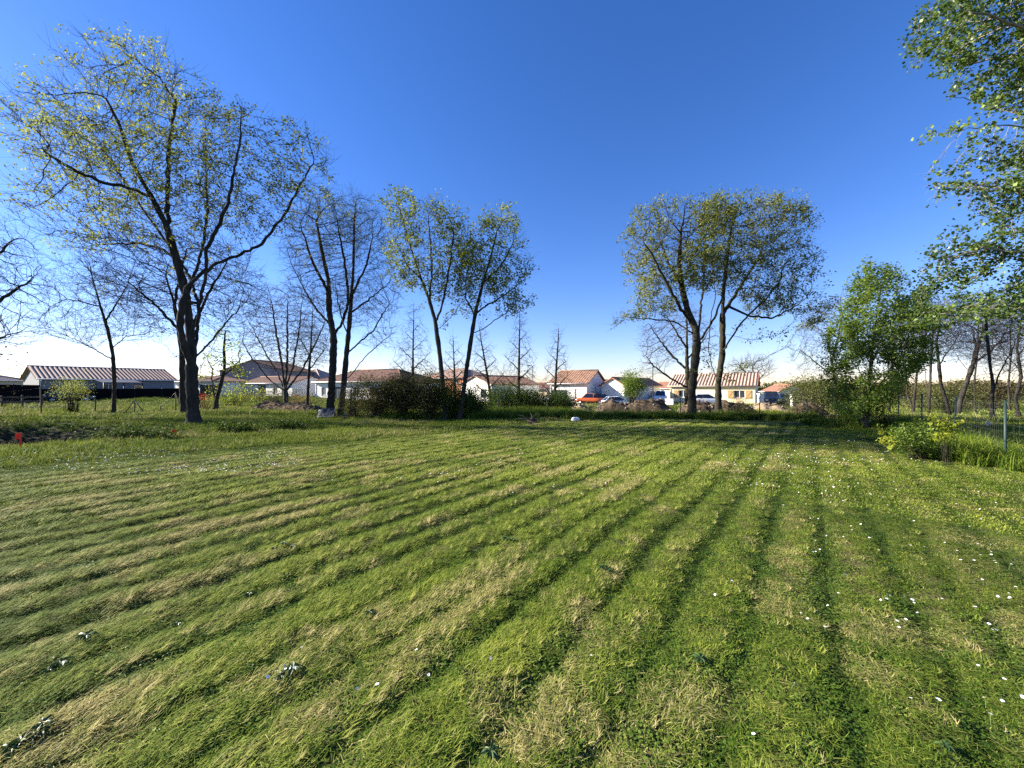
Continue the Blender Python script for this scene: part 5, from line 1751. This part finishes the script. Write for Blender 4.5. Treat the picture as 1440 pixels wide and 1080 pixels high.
# black gate with white pillars
A_, B_ = G(1071, 44.5), G(1114, 43.5)
for nm, px, d in (('white gate pillar next to the navy people carrier', 1069.5, 44.5), ('white gate pillar at the scrub end of the black gate', 1115.5, 43.5)):
    p = G(px, d)
    mb = MB()
    mb.box((-.24, -.24, -.1), (.24, .24, 1.5))
    mb.box((-.29, -.29, 1.502), (.29, .29, 1.58))
    pl = thing('gate_pillar', nm, 'pillar', (p[0], p[1], gz1(*p) + .0))
    mb.build('post', M['render_white'], pl)
gt = thing('metal_gate', 'low black slatted gate between two white pillars', 'gate', (A_[0] + .28, A_[1], gz1(*A_)), math.atan2(*(B_ - A_)[::-1]))
L = float(np.linalg.norm(B_ - A_)) - .5
for half in (0, 1):
    x0, x1 = half * L / 2 + .02, (half + 1) * L / 2 - .02
    mb = MB()
    for z in (.12, .98):
        mb.box((x0, -.03, z), (x1, .03, z + .06))
    for x in (x0, x1 - .06):
        mb.box((x, -.028, .18), (x + .06, .028, .98))
    lf = mb.build('gate_leaf', M['metal_dark'], gt)
    mb = MB()
    for i in range(6):
        mb.box((x0 + .07, -.015, .2 + i * .13), (x1 - .07, .015, .2 + i * .13 + .105))
    mb.build('slat_panel', M['metal_dark'], lf)
mb = MB()
mb.box((L / 2 - .12, -.06, .62), (L / 2 - .06, -.034, .74))
mb.build('handle', M['rim'], gt)


def street_lamp(label, px, d, top, m):
    x, y = G(px, d)
    z0 = gz1(x, y)
    h = zpx(top, d) - z0
    t = thing('street_lamp', label, 'street lamp', (x, y, z0))
    mb = MB()
    mb.tube([(0, 0, -.2), (0, 0, .9), (0, 0, .92), (0, 0, h)], [.085, .085, .06, .04], 10)
    mb.build('pole', M[m], t)
    mb = MB()
    mb.tube([(0, 0, h - .05), (-.15, 0, h + .02), (-.30, 0, h + .03)], .028, 8)
    mb.build('arm', M[m], t)
    mb = MB()
    mb.prism([(-.72, h + .05), (-.70, h - .02), (-.26, h - .03), (-.24, h + .06), (-.4, h + .10)], -.12, .12)
    ho = mb.build('lamp_head', M[m], t)
    mb = MB()
    mb.box((-.62, -.08, h - .045), (-.34, .08, h - .022))
    mb.build('lens', M['lamp_clear'], ho)


street_lamp('dark street lamp between the conical tree and the yellow house', 918, 47, 510.5, 'metal_dark')
street_lamp('pale grey street lamp beside the tallest conical bare tree', 749, 50, 514.5, 'wire')
street_lamp('thin street lamp over the hip roofed bungalow', 29.5, 62, 512, 'wire')

# ================================================================== MOUNDS, LITTER, FLAGS


def mound(name, label, cat, pd, w, h, m, rocks=0, sticks=0, seed=1, rockm='stone', ridge=.5):
    """ridge of dumped soil along a line of (px, d); rough surface, with stones and roots in it"""
    rng = np.random.default_rng(seed)
    P = [G(*q) for q in pd]
    a, b = P[0], P[-1]
    u = (b - a)
    L = float(np.linalg.norm(u))
    u /= L
    v = np.array([-u[1], u[0]])
    o = np.array([a[0], a[1], gz1(*a)])
    t = thing(name, label, cat, o)
    ns, nt_ = int(L / .09) + 2, 30
    S = np.linspace(0, 1, ns)[:, None] * np.ones((1, nt_))
    T = np.linspace(-1, 1, nt_)[None, :] * np.ones((ns, 1))
    X = a[0] + u[0] * S * L + v[0] * T * w
    Y = a[1] + u[1] * S * L + v[1] * T * w
    prof = np.clip(1 - T * T, 0, 1) ** .8 * np.clip(np.minimum(S, 1 - S) * L / .8, 0, 1) ** .6
    hh = h * (1 - ridge + ridge * 2 * fbm(S * L * .55 + seed, T * .8, seed, 3) * 1.0)
    Z = gz(X, Y) - .06 + prof * hh + prof ** .5 * h * (.34 * (fbm(X * 2.2, Y * 2.2, seed + 5, 3) - .5) + .26 * (fbm(X * 7, Y * 7, seed + 8, 2) - .5))
    i = np.arange(ns - 1)[:, None] * nt_
    j = np.arange(nt_ - 1)[None, :]
    Q = np.stack([i + j, i + nt_ + j, i + nt_ + j + 1, i + j + 1], -1).reshape(-1, 4)
    V = np.stack([X, Y, Z], -1).reshape(-1, 3) - o
    link('earth', fast_mesh('earth', V, [Q], False), M[m], t)
    if rocks:
        mb = MB()
        for _ in range(rocks):
            k = rng.integers(0, len(V))
            s = rng.uniform(.03, .10)
            icos(mb, V[k] + np.array([0, 0, s * .2]), s, rng)
        tag(mb.build('rubble', M[rockm], t), kind='stuff')
    if sticks:
        mb = MB()
        for _ in range(sticks):
            k = rng.integers(0, len(V))
            d = rng.normal(0, 1, 3)
            d[2] = abs(d[2]) * .5
            d /= np.linalg.norm(d)
            l = rng.uniform(.3, .9)
            p = V[k]
            mb.tube([p - d * .1, p + d * l * .5 + rng.normal(0, .04, 3), p + d * l], [.018, .012, .005], 4)
        tag(mb.build('brushwood', M['twig_grey'], t), kind='stuff')
    return t


def icos(mb, c, s, rng):
    g = (1 + 5 ** .5) / 2
    V = np.array([(-1, g, 0), (1, g, 0), (-1, -g, 0), (1, -g, 0), (0, -1, g), (0, 1, g), (0, -1, -g), (0, 1, -g), (g, 0, -1), (g, 0, 1), (-g, 0, -1), (-g, 0, 1)], float)
    V /= np.linalg.norm(V[0])
    V *= rng.uniform(.7, 1.25, (12, 1)) * s * rng.uniform(.6, 1.2, 3)
    Fs = [(0, 11, 5), (0, 5, 1), (0, 1, 7), (0, 7, 10), (0, 10, 11), (1, 5, 9), (5, 11, 4), (11, 10, 2), (10, 7, 6), (7, 1, 8), (3, 9, 4), (3, 4, 2), (3, 2, 6), (3, 6, 8), (3, 8, 9), (4, 9, 5), (2, 4, 11), (6, 2, 10), (8, 6, 7), (9, 8, 1)]
    mb.add(V + c, Fs)


mound('soil_mound', 'long heap of dug soil and roots in front of the white garage', 'soil heap', [(835, 21.5), (950, 20.5)], 1.0, .92, 'soil', 90, 60, 11)
mound('soil_mound', 'low clay heap with pale rubble between the two mossy oaks and the gate', 'soil heap', [(952, 21.5), (1062, 21.5)], .9, .72, 'soil', 70, 40, 12)
mound('clay_heap', 'pale orange clay and stones spread before the black gate', 'soil heap', [(1050, 24), (1112, 23.5)], 1.0, .55, 'soil_pale', 80, 10, 13)
mound('soil_mound', 'dark pointed earth heap at the scrub end of the back fence', 'soil heap', [(1105, 20.2), (1165, 19.8)], .8, .95, 'soil', 20, 40, 14)
mound('brush_pile', 'long low pile of brown soil and cut branches behind the meadow', 'brush pile', [(357, 26.0), (452, 24.0)], .8, .55, 'soil', 50, 110, 15)
mound('clay_heap', 'small sandy heap at the west tip of the brush pile', 'soil heap', [(356, 25.2), (374, 25.2)], .4, .42, 'soil_pale', 10, 0, 16)
mound('rubble_heap', 'low pale rubble heap behind the white upturned trough', 'soil heap', [(797, 23.5), (838, 22.8)], .7, .55, 'soil_pale', 50, 14, 17)
mound('molehill', 'flat grey brown molehill on the grass near the brush pile', 'molehill', [(394, 20.3), (411, 20.3)], .25, .13, 'soil', 0, 0, 18)
mound('compost_heap', 'small dark heap of clippings on the back edge of the lawn', 'clippings heap', [(739, 16.4), (757, 16.4)], .3, .5, 'soil', 0, 16, 19)


def flag(label, px, py, h, fw=.13, fh=.11):
    d = gd(py)
    x, y = G(px, d)
    t = thing('marker_flag', label, 'marker flag', (x, y, gz1(x, y)))
    mb = MB()
    mb.box((-.016, -.012, -.1), (.016, .012, h))
    mb.build('stake', M['red_plastic'], t)
    mb = MB()
    n = 6
    V, Fs = [], []
    for i in range(n + 1):
        s = i / n
        for zz in (0, 1):
            V.append((-.016 - fw * s, .014 + .02 * math.sin(s * 5), h - fh + zz * fh - .03 * s))
        for zz in (0, 1):
            V.append((-.016 - fw * s, .018 + .02 * math.sin(s * 5), h - fh + zz * fh - .03 * s))
    for i in range(n):
        b, c = i * 4, i * 4 + 4
        Fs += [(b, c, c + 1, b + 1), (b + 2, b + 3, c + 3, c + 2), (b, b + 2, c + 2, c), (b + 1, c + 1, c + 3, b + 3)]
    Fs += [(0, 1, 3, 2), (n * 4, n * 4 + 2, n * 4 + 3, n * 4 + 1)]
    mb.add(V, Fs)
    mb.build('flag', M['red_plastic'], t)


flag('bright red marker flag on a stake at the rim of the shadowed hollow', 29, 630, .40, .12, .15)
flag('small red marker flag in the dry grass just below the tallest oak', 248, 611, .22, .12, .11)
flag('tiny red marker flag before the round hedge bush', 700.5, 588, .22, .16, .14)
flag('tiny red marker flag under the shorter conical bare tree', 775, 588, .22, .16, .14)

# red garden tool / barrow glimpsed behind the oak
x, y = G(283, 30)
wb = thing('wheelbarrow', 'orange red wheelbarrow standing on end behind the tallest oak', 'wheelbarrow', (x, y, gz1(x, y)), R(20))
mb = MB()
mb.add([(-.28, -.25, .75), (.28, -.25, .75), (.22, .05, .7), (-.22, .05, .7), (-.34, -.2, 1.25), (.34, -.2, 1.25), (.26, .12, 1.2), (-.26, .12, 1.2)],
       [(0, 3, 2, 1), (4, 5, 6, 7), (0, 1, 5, 4), (1, 2, 6, 5), (2, 3, 7, 6), (3, 0, 4, 7)])
mb.build('tray', M['red_plastic'], wb)
mb = MB()
for s in (-.2, .2):
    mb.tube([(s, -.05, .05), (s, -.05, .7), (s * 1.3, .05, 1.35)], .02, 6)
mb.build('frame', M['metal_dark'], wb)
mb = MB()
ang = np.linspace(0, 2 * PI, 17)
mb.tube([(0, .0 + .17 * math.cos(a), .30 + .17 * math.sin(a)) for a in ang], .045, 6)
mb.build('wheel', M['tyre'], wb)

# leaning grey sheet on a white metal frame
x, y = G(458, 19.4)
z = gz1(x, y)
tp = thing('covered_lounger', 'grey crumpled sheet sloping over a white metal frame beside the alder trunks', 'covered lounger', (x, y, z), R(12))
tp.scale = (.66, .66, .72)
nx, ny = 22, 14
X, Y = np.meshgrid(np.linspace(-.62, .62, nx), np.linspace(-.42, .42, ny), indexing='ij')
Z = .34 + .28 * (Y / .42) + .05 * X + .06 * (fbm(X * 4 + 3, Y * 4, 401, 3) - .5) * 2 - .14 * np.clip(-X - .4, 0, 1) * 4
i = np.arange(nx - 1)[:, None] * ny
j = np.arange(ny - 1)[None, :]
Q = np.stack([i + j, i + ny + j, i + ny + j + 1, i + j + 1], -1).reshape(-1, 4)
top_ = np.stack([X, Y, Z], -1).reshape(-1, 3)
N_ = len(top_)
rim_ = [k * ny for k in range(nx)] + [(nx - 1) * ny + k for k in range(1, ny)] + [k * ny + ny - 1 for k in range(nx - 2, -1, -1)] + [k for k in range(ny - 2, 0, -1)]
EQ = np.array([(rim_[k], rim_[(k + 1) % len(rim_)], rim_[(k + 1) % len(rim_)] + N_, rim_[k] + N_) for k in range(len(rim_))])
link('sheet', fast_mesh('sheet', np.vstack([top_, top_ - np.array([0, 0, .02])]), [Q, Q[:, ::-1] + N_, EQ], True), M['grey_sheet'], tp)
for sx in (-.55, .5):
    for sy, hh in ((-.36, .10), (.34, .52)):
        mb = MB()
        mb.tube([(sx - .06, sy, -.03), (sx, sy, hh)], .022, 6)
        mb.build('leg', M['white_plastic'], tp)
mb = MB()
for sy in (-.34, .34):
    mb.tube([(-.6, sy, .08 if sy < 0 else .5), (.58, sy, .12 if sy < 0 else .56)], .02, 6)
mb.build('frame', M['white_plastic'], tp)


def litter(name, label, cat, px, py, size, m, seed, dd=None):
    rng = np.random.default_rng(seed)
    d = dd or gd(py)
    x, y = G(px, d)
    mb = MB()
    n, k = 12, 7
    V = []
    for a in range(k):
        f = a / (k - 1)
        for b in range(n):
            an = 2 * PI * b / n
            r = math.sin(PI * min(max(f, .06), .97)) ** .6 * (1 + rng.uniform(-.32, .32))
            V.append((size[0] * r * math.cos(an), size[1] * r * math.sin(an), size[2] * f * (1 + rng.uniform(-.18, .18))))
    Fs = [(a * n + b, a * n + (b + 1) % n, (a + 1) * n + (b + 1) % n, (a + 1) * n + b) for a in range(k - 1) for b in range(n)]
    Fs += [tuple(range(n))[::-1], tuple((k - 1) * n + b for b in range(n))]
    mb.add(V, Fs)
    o = mb.build(name, M[m])
    o.location = (x, y, gz1(x, y) - .01)
    tag(o, label, cat)


litter('plastic_bag', 'crumpled white plastic bag at the foot of the olive brown shrub', 'plastic bag', 525, 587, (.13, .1, .27), 'white_plastic', 1)
litter('plastic_bag', 'small flat white scrap in the grass beside the crumpled bag', 'litter', 509, 587.5, (.08, .06, .07), 'white_plastic', 2)
litter('plastic_bag', 'grey scrap of plastic by the old stakes', 'litter', 486, 584, (.09, .08, .16), 'white_plastic', 3)
litter('soil_clod', 'dark clump near the edge of the shrub mass', 'clod', 484, 590, (.16, .1, .14), 'soil', 4)
litter('white_stone', 'whitish stump base at the forked tree behind the fence', 'stone', 1389, 600, (.07, .06, .24), 'concrete', 6)
# white upturned trough
x, y = G(809.5, 17.6)
tr = thing('white_trough', 'white upturned plastic trough lying on the back edge of the lawn', 'trough', (x, y, gz1(x, y) - .01), R(8))
mb = MB()
tr.scale = (.75, .75, .75)
prof = [(-.24, 0), (-.21, .16), (-.12, .2), (.12, .2), (.21, .16), (.24, 0)]
V = []
for yy, sc in ((-.14, .92), (-.10, 1), (.10, 1), (.14, .92)):
    V += [(p[0] * sc, yy, p[1] * (1 if abs(yy) < .12 else .85)) for p in prof]
Fs = [(r * 6 + k, r * 6 + k + 1, (r + 1) * 6 + k + 1, (r + 1) * 6 + k) for r in range(3) for k in range(5)] + [(5, 4, 3, 2, 1, 0), (18, 19, 20, 21, 22, 23)]
mb.add(V, Fs, 0, False)
mb.build('tub', M['white_plastic'], tr)
mb = MB()
mb.tube([(-.25, -.15, .02), (.25, -.15, .02), (.25, .15, .02), (-.25, .15, .02), (-.25, -.15, .02)], .015, 6)
mb.build('rim', M['white_plastic'], tr)

# ================================================================== DAISIES AND BROAD LEAF WEEDS IN THE LAWN
DAISY_M = [mat('daisy_petal', (0.82, 0.82, 0.80), (0.78, 0.77, 0.78), 20, .6), mat('daisy_centre', (0.75, 0.52, 0.05), (0.65, 0.42, 0.03), 20, .7), mat('daisy_stalk', (0.08, 0.13, 0.03), (0.06, 0.1, 0.02), 20, .6)]


def daisy_mesh(r, h, npet, seed):
    rng = np.random.default_rng(seed)
    mb = MB()
    tl = rng.normal(0, .25, 2)
    c = np.array([tl[0] * h * .4, tl[1] * h * .4, h])
    mb.tube([(0, 0, -.01), c * np.array([.4, .4, .6]), c], .0011, 3, 2)
    nrm = np.array([tl[0], tl[1], 1.0])
    nrm /= np.linalg.norm(nrm)
    ax = np.cross(nrm, [0, 1, 0.])
    ax /= np.linalg.norm(ax)
    ay = np.cross(nrm, ax)
    for i in range(npet):
        a = 2 * PI * i / npet + rng.uniform(-.08, .08)
        dv = ax * math.cos(a) + ay * math.sin(a)
        sv = -ax * math.sin(a) + ay * math.cos(a)
        l = r * rng.uniform(.9, 1.08)
        up = nrm * rng.uniform(.0, .3) * r
        w = r * .26
        mb.add([c + dv * r * .2 - sv * w * .5, c + dv * r * .2 + sv * w * .5, c + dv * l * .8 + sv * w + up * .7, c + dv * l + up, c + dv * l * .8 - sv * w + up * .7], [(0, 1, 2, 3, 4)], 0)
    ring = [c + nrm * .001 + (ax * math.cos(2 * PI * k / 8) + ay * math.sin(2 * PI * k / 8)) * r * .34 for k in range(8)]
    mb.add(ring + [c + nrm * r * .28], [(k, (k + 1) % 8, 8) for k in range(8)], 1)
    me = bpy.data.meshes.new('daisy')
    me.from_pydata(mb.v, [], mb.f)
    me.polygons.foreach_set('material_index', mb.m)
    for m in DAISY_M:
        me.materials.append(m)
    return me


DM = [daisy_mesh(.0105, .045, 15, 1), daisy_mesh(.0098, .05, 14, 2), daisy_mesh(.0092, .04, 13, 3)]
rng = np.random.default_rng(77)
spots = []
# the ones that can be told in the photograph, then loose drifts
for px, py in ((1280, 850), (1287, 855), (1404, 849), (1421, 853), (1397, 877), (1393, 893), (1376, 952), (1415, 975), (1438, 995), (1321, 1005), (1282, 1003), (1115, 980), (1124, 875), (1140, 887), (1007, 849), (1026, 831), (832, 938), (1390, 1002), (1410, 1005),
               (1398, 1027), (1423, 1053), (1062, 1058), (1249, 850), (1270, 845), (1247, 856), (1316, 770), (1330, 774), (1346, 785), (1346, 776), (1388, 785), (1400, 800), (1380, 792), (1406, 806), (1396, 790), (1420, 802), (1428, 796), (1300, 780), (1279, 779), (1150, 736), (1139, 737),
               (1160, 690), (1163, 697), (1168, 703), (1210, 700), (1213, 702), (1155, 689), (1142, 686), (1150, 648), (1156, 650), (1163, 650), (1137, 685), (1224, 700), (1226, 703),
               (398, 950), (388, 962), (402, 958), (410, 955), (412, 956), (422, 927), (393, 972), (376, 968), (497, 985), (535, 978), (532, 980), (588, 932), (690, 940), (605, 957)):
    spots.append((px, py))
for _ in range(70):
    spots.append((rng.uniform(1120, 1440), rng.uniform(680, 900)))
for _ in range(55):
    spots.append((rng.normal(1160, 60), rng.uniform(640, 720)))
for _ in range(40):
    spots.append((rng.uniform(0, 320), rng.uniform(640, 668)))
for i, (px, py) in enumerate(spots):
    d = gd(py)
    x, y = G(px, d)
    x, y = x + rng.normal(0, .004), y + rng.normal(0, .004)
    o = bpy.data.objects.new('daisy', DM[i % 3])
    C.objects.link(o)
    w = windrow(np.array([x]), np.array([y]))[0]
    o.location = (x, y, gz1(x, y) + .008 + .012 * w)
    o.rotation_euler = (rng.normal(0, .15), rng.normal(0, .15), rng.uniform(0, 6.28))
    s = rng.uniform(.7, 1.0)
    o.scale = (s, s, s)
    tag(o, 'small white daisy with a yellow centre growing in the mown lawn', 'daisy', 'white daisies scattered in the lawn')
# dense drift of far daisies as ground cover
n = 2200
px = np.concatenate([rng.uniform(0, 420, n // 2), rng.normal(1140, 110, n // 4), rng.uniform(420, 1300, n - n // 2 - n // 4)])
py = np.concatenate([rng.uniform(632, 672, n // 2), rng.uniform(612, 660, n // 4), rng.uniform(606, 700, n - n // 2 - n // 4)])
d = CAMH * F / (py - HY)
x, y = (px - CX) / F * d, d
kp = fbm(x * .9, y * .9, 19, 3) > .5
x, y = x[kp], y[kp]
z = gz(x, y) + rng.uniform(.05, .085, len(x))
k6 = np.arange(6) * 2 * PI / 6
r = rng.uniform(.008, .011, len(x))
tx, ty = rng.normal(0, .25, len(x)), rng.normal(0, .25, len(x))
V = np.stack([x[:, None] + r[:, None] * np.cos(k6), y[:, None] + r[:, None] * np.sin(k6), z[:, None] + r[:, None] * (tx[:, None] * np.cos(k6) + ty[:, None] * np.sin(k6))], -1).reshape(-1, 3)
me = fast_mesh('daisy_drift', V, [np.arange(len(x) * 6).reshape(-1, 6)])
tag(link('daisy_drift', me, DAISY_M[0]), kind='stuff')


def weed_mesh(seed):
    rng = np.random.default_rng(seed)
    V, Q, off = [], [], 0
    for i in range(11):
        a = 2 * PI * i / 11 + rng.uniform(-.2, .2)
        l = rng.uniform(.025, .05)
        w = l * .34
        el = rng.uniform(.15, .6)
        dv = np.array([math.cos(a), math.sin(a), 0])
        sv = np.array([-math.sin(a), math.cos(a), 0])
        pts = []
        for s, ww in ((.05, .25), (.35, .9), (.7, 1.0), (1.0, .1)):
            c = dv * l * s + np.array([0, 0, .02 + l * (el * s - .5 * s * s)])
            pts += [c - sv * w * ww * .5 + np.array([0, 0, .006 * ww]), c, c + sv * w * ww * .5 + np.array([0, 0, .006 * ww])]
        V += pts
        for r_ in range(3):
            for k in range(2):
                b = off + r_ * 3 + k
                Q.append((b, b + 1, b + 4, b + 3))
        off += 12
    return fast_mesh('broadleaf_weed', np.array(V), [np.array(Q)], True, {'rnd': np.repeat(rng.random(11), 6)})


M['weed_gloss'] = leaf_mat('broadleaf_weed_leaf', [(0, (0.03, 0.06, 0.015)), (1, (0.07, 0.12, 0.03))], .2, .45, spec=.35)
WM = [weed_mesh(1), weed_mesh(2)]
for m_ in WM:
    m_.materials.append(M['weed_gloss'])
for i, (px, py) in enumerate(((70, 948), (85, 940), (58, 1040), (45, 1050), (30, 1055), (60, 1030), (395, 960), (412, 952), (400, 770), (412, 774), (385, 776), (712, 762), (720, 765), (778, 748), (848, 806), (856, 808), (350, 838), (120, 905), (15, 1065), (690, 1065), (1330, 1062), (985, 940), (520, 870), (250, 880))):
    d = gd(py)
    x, y = G(px, d)
    o = bpy.data.objects.new('broadleaf_weed', WM[i % 2])
    C.objects.link(o)
    o.location = (x, y, gz1(x, y) + .01)
    s = .8 + .5 * ((i * 37) % 10) / 10
    o.scale = (s, s, s * 1.1)
    o.rotation_euler = (0, 0, i * 1.7)
    tag(o, 'low rosette of glossy broad leaves growing in the mown lawn', 'weed', 'broad leaved weeds in the lawn')

# ================================================================== SKY, SUN, CAMERA
SUN_EL, SUN_AZ = 23.0, -80.0          # azimuth from straight ahead, negative to the west side
sd_ = Vector((math.sin(R(SUN_AZ)) * math.cos(R(SUN_EL)), math.cos(R(SUN_AZ)) * math.cos(R(SUN_EL)), math.sin(R(SUN_EL))))
ld = bpy.data.lights.new('sun', 'SUN')
ld.energy = 5.0
ld.angle = R(0.53)
ld.color = (1.0, 0.93, 0.80)
lo = bpy.data.objects.new('sun', ld)
C.objects.link(lo)
lo.rotation_euler = sd_.to_track_quat('Z', 'Y').to_euler()
lo.location = (-40, 10, 30)

w = bpy.data.worlds.new('World')
bpy.context.scene.world = w
w.use_nodes = True
nt = w.node_tree
for n_ in list(nt.nodes):
    nt.nodes.remove(n_)
out = nt.nodes.new('ShaderNodeOutputWorld')
bg = nt.nodes.new('ShaderNodeBackground')
sky = nt.nodes.new('ShaderNodeTexSky')
sky.sky_type = 'NISHITA'
sky.sun_disc = False
sky.sun_elevation = R(SUN_EL)
sky.sun_rotation = R(SUN_AZ)
sky.altitude = 0
sky.air_density = 1.0
sky.dust_density = 0.1
sky.ozone_density = 2.2
hs_ = nt.nodes.new('ShaderNodeHueSaturation')
hs_.inputs['Saturation'].default_value = 1.28
nt.links.new(sky.outputs['Color'], hs_.inputs['Color'])
tint = nt.nodes.new('ShaderNodeMix')
tint.data_type = 'RGBA'
tint.blend_type = 'MULTIPLY'
tint.inputs['Factor'].default_value = 1.0
tint.inputs['B'].default_value = (0.94, 0.88, 1.22, 1)
nt.links.new(hs_.outputs['Color'], tint.inputs['A'])
nt.links.new(tint.outputs['Result'], bg.inputs['Color'])
bg.inputs['Strength'].default_value = 0.06
nt.links.new(bg.outputs['Background'], out.inputs['Surface'])

cd = bpy.data.cameras.new('camera')
cd.sensor_width = 36.0
cd.lens = F / 1440 * 36.0
cd.shift_y = (HY - 540.0) / 1440
cd.clip_start = 0.05
cd.clip_end = 6000
co = bpy.data.objects.new('camera', cd)
C.objects.link(co)
co.location = (0, 0, CAMH)
co.rotation_euler = (R(90), 0, 0)
sc = bpy.context.scene
sc.camera = co
sc.view_settings.view_transform = 'Standard'
sc.view_settings.look = 'None'
sc.view_settings.exposure = 1.75
sc.view_settings.gamma = 1.0
sc.render.engine = 'CYCLES'
sc.cycles.use_denoising = False
sc.cycles.sample_clamp_indirect = 4.0
sc.cycles.sample_clamp_direct = 0.0
sc.cycles.max_bounces = 6
sc.cycles.transparent_max_bounces = 8
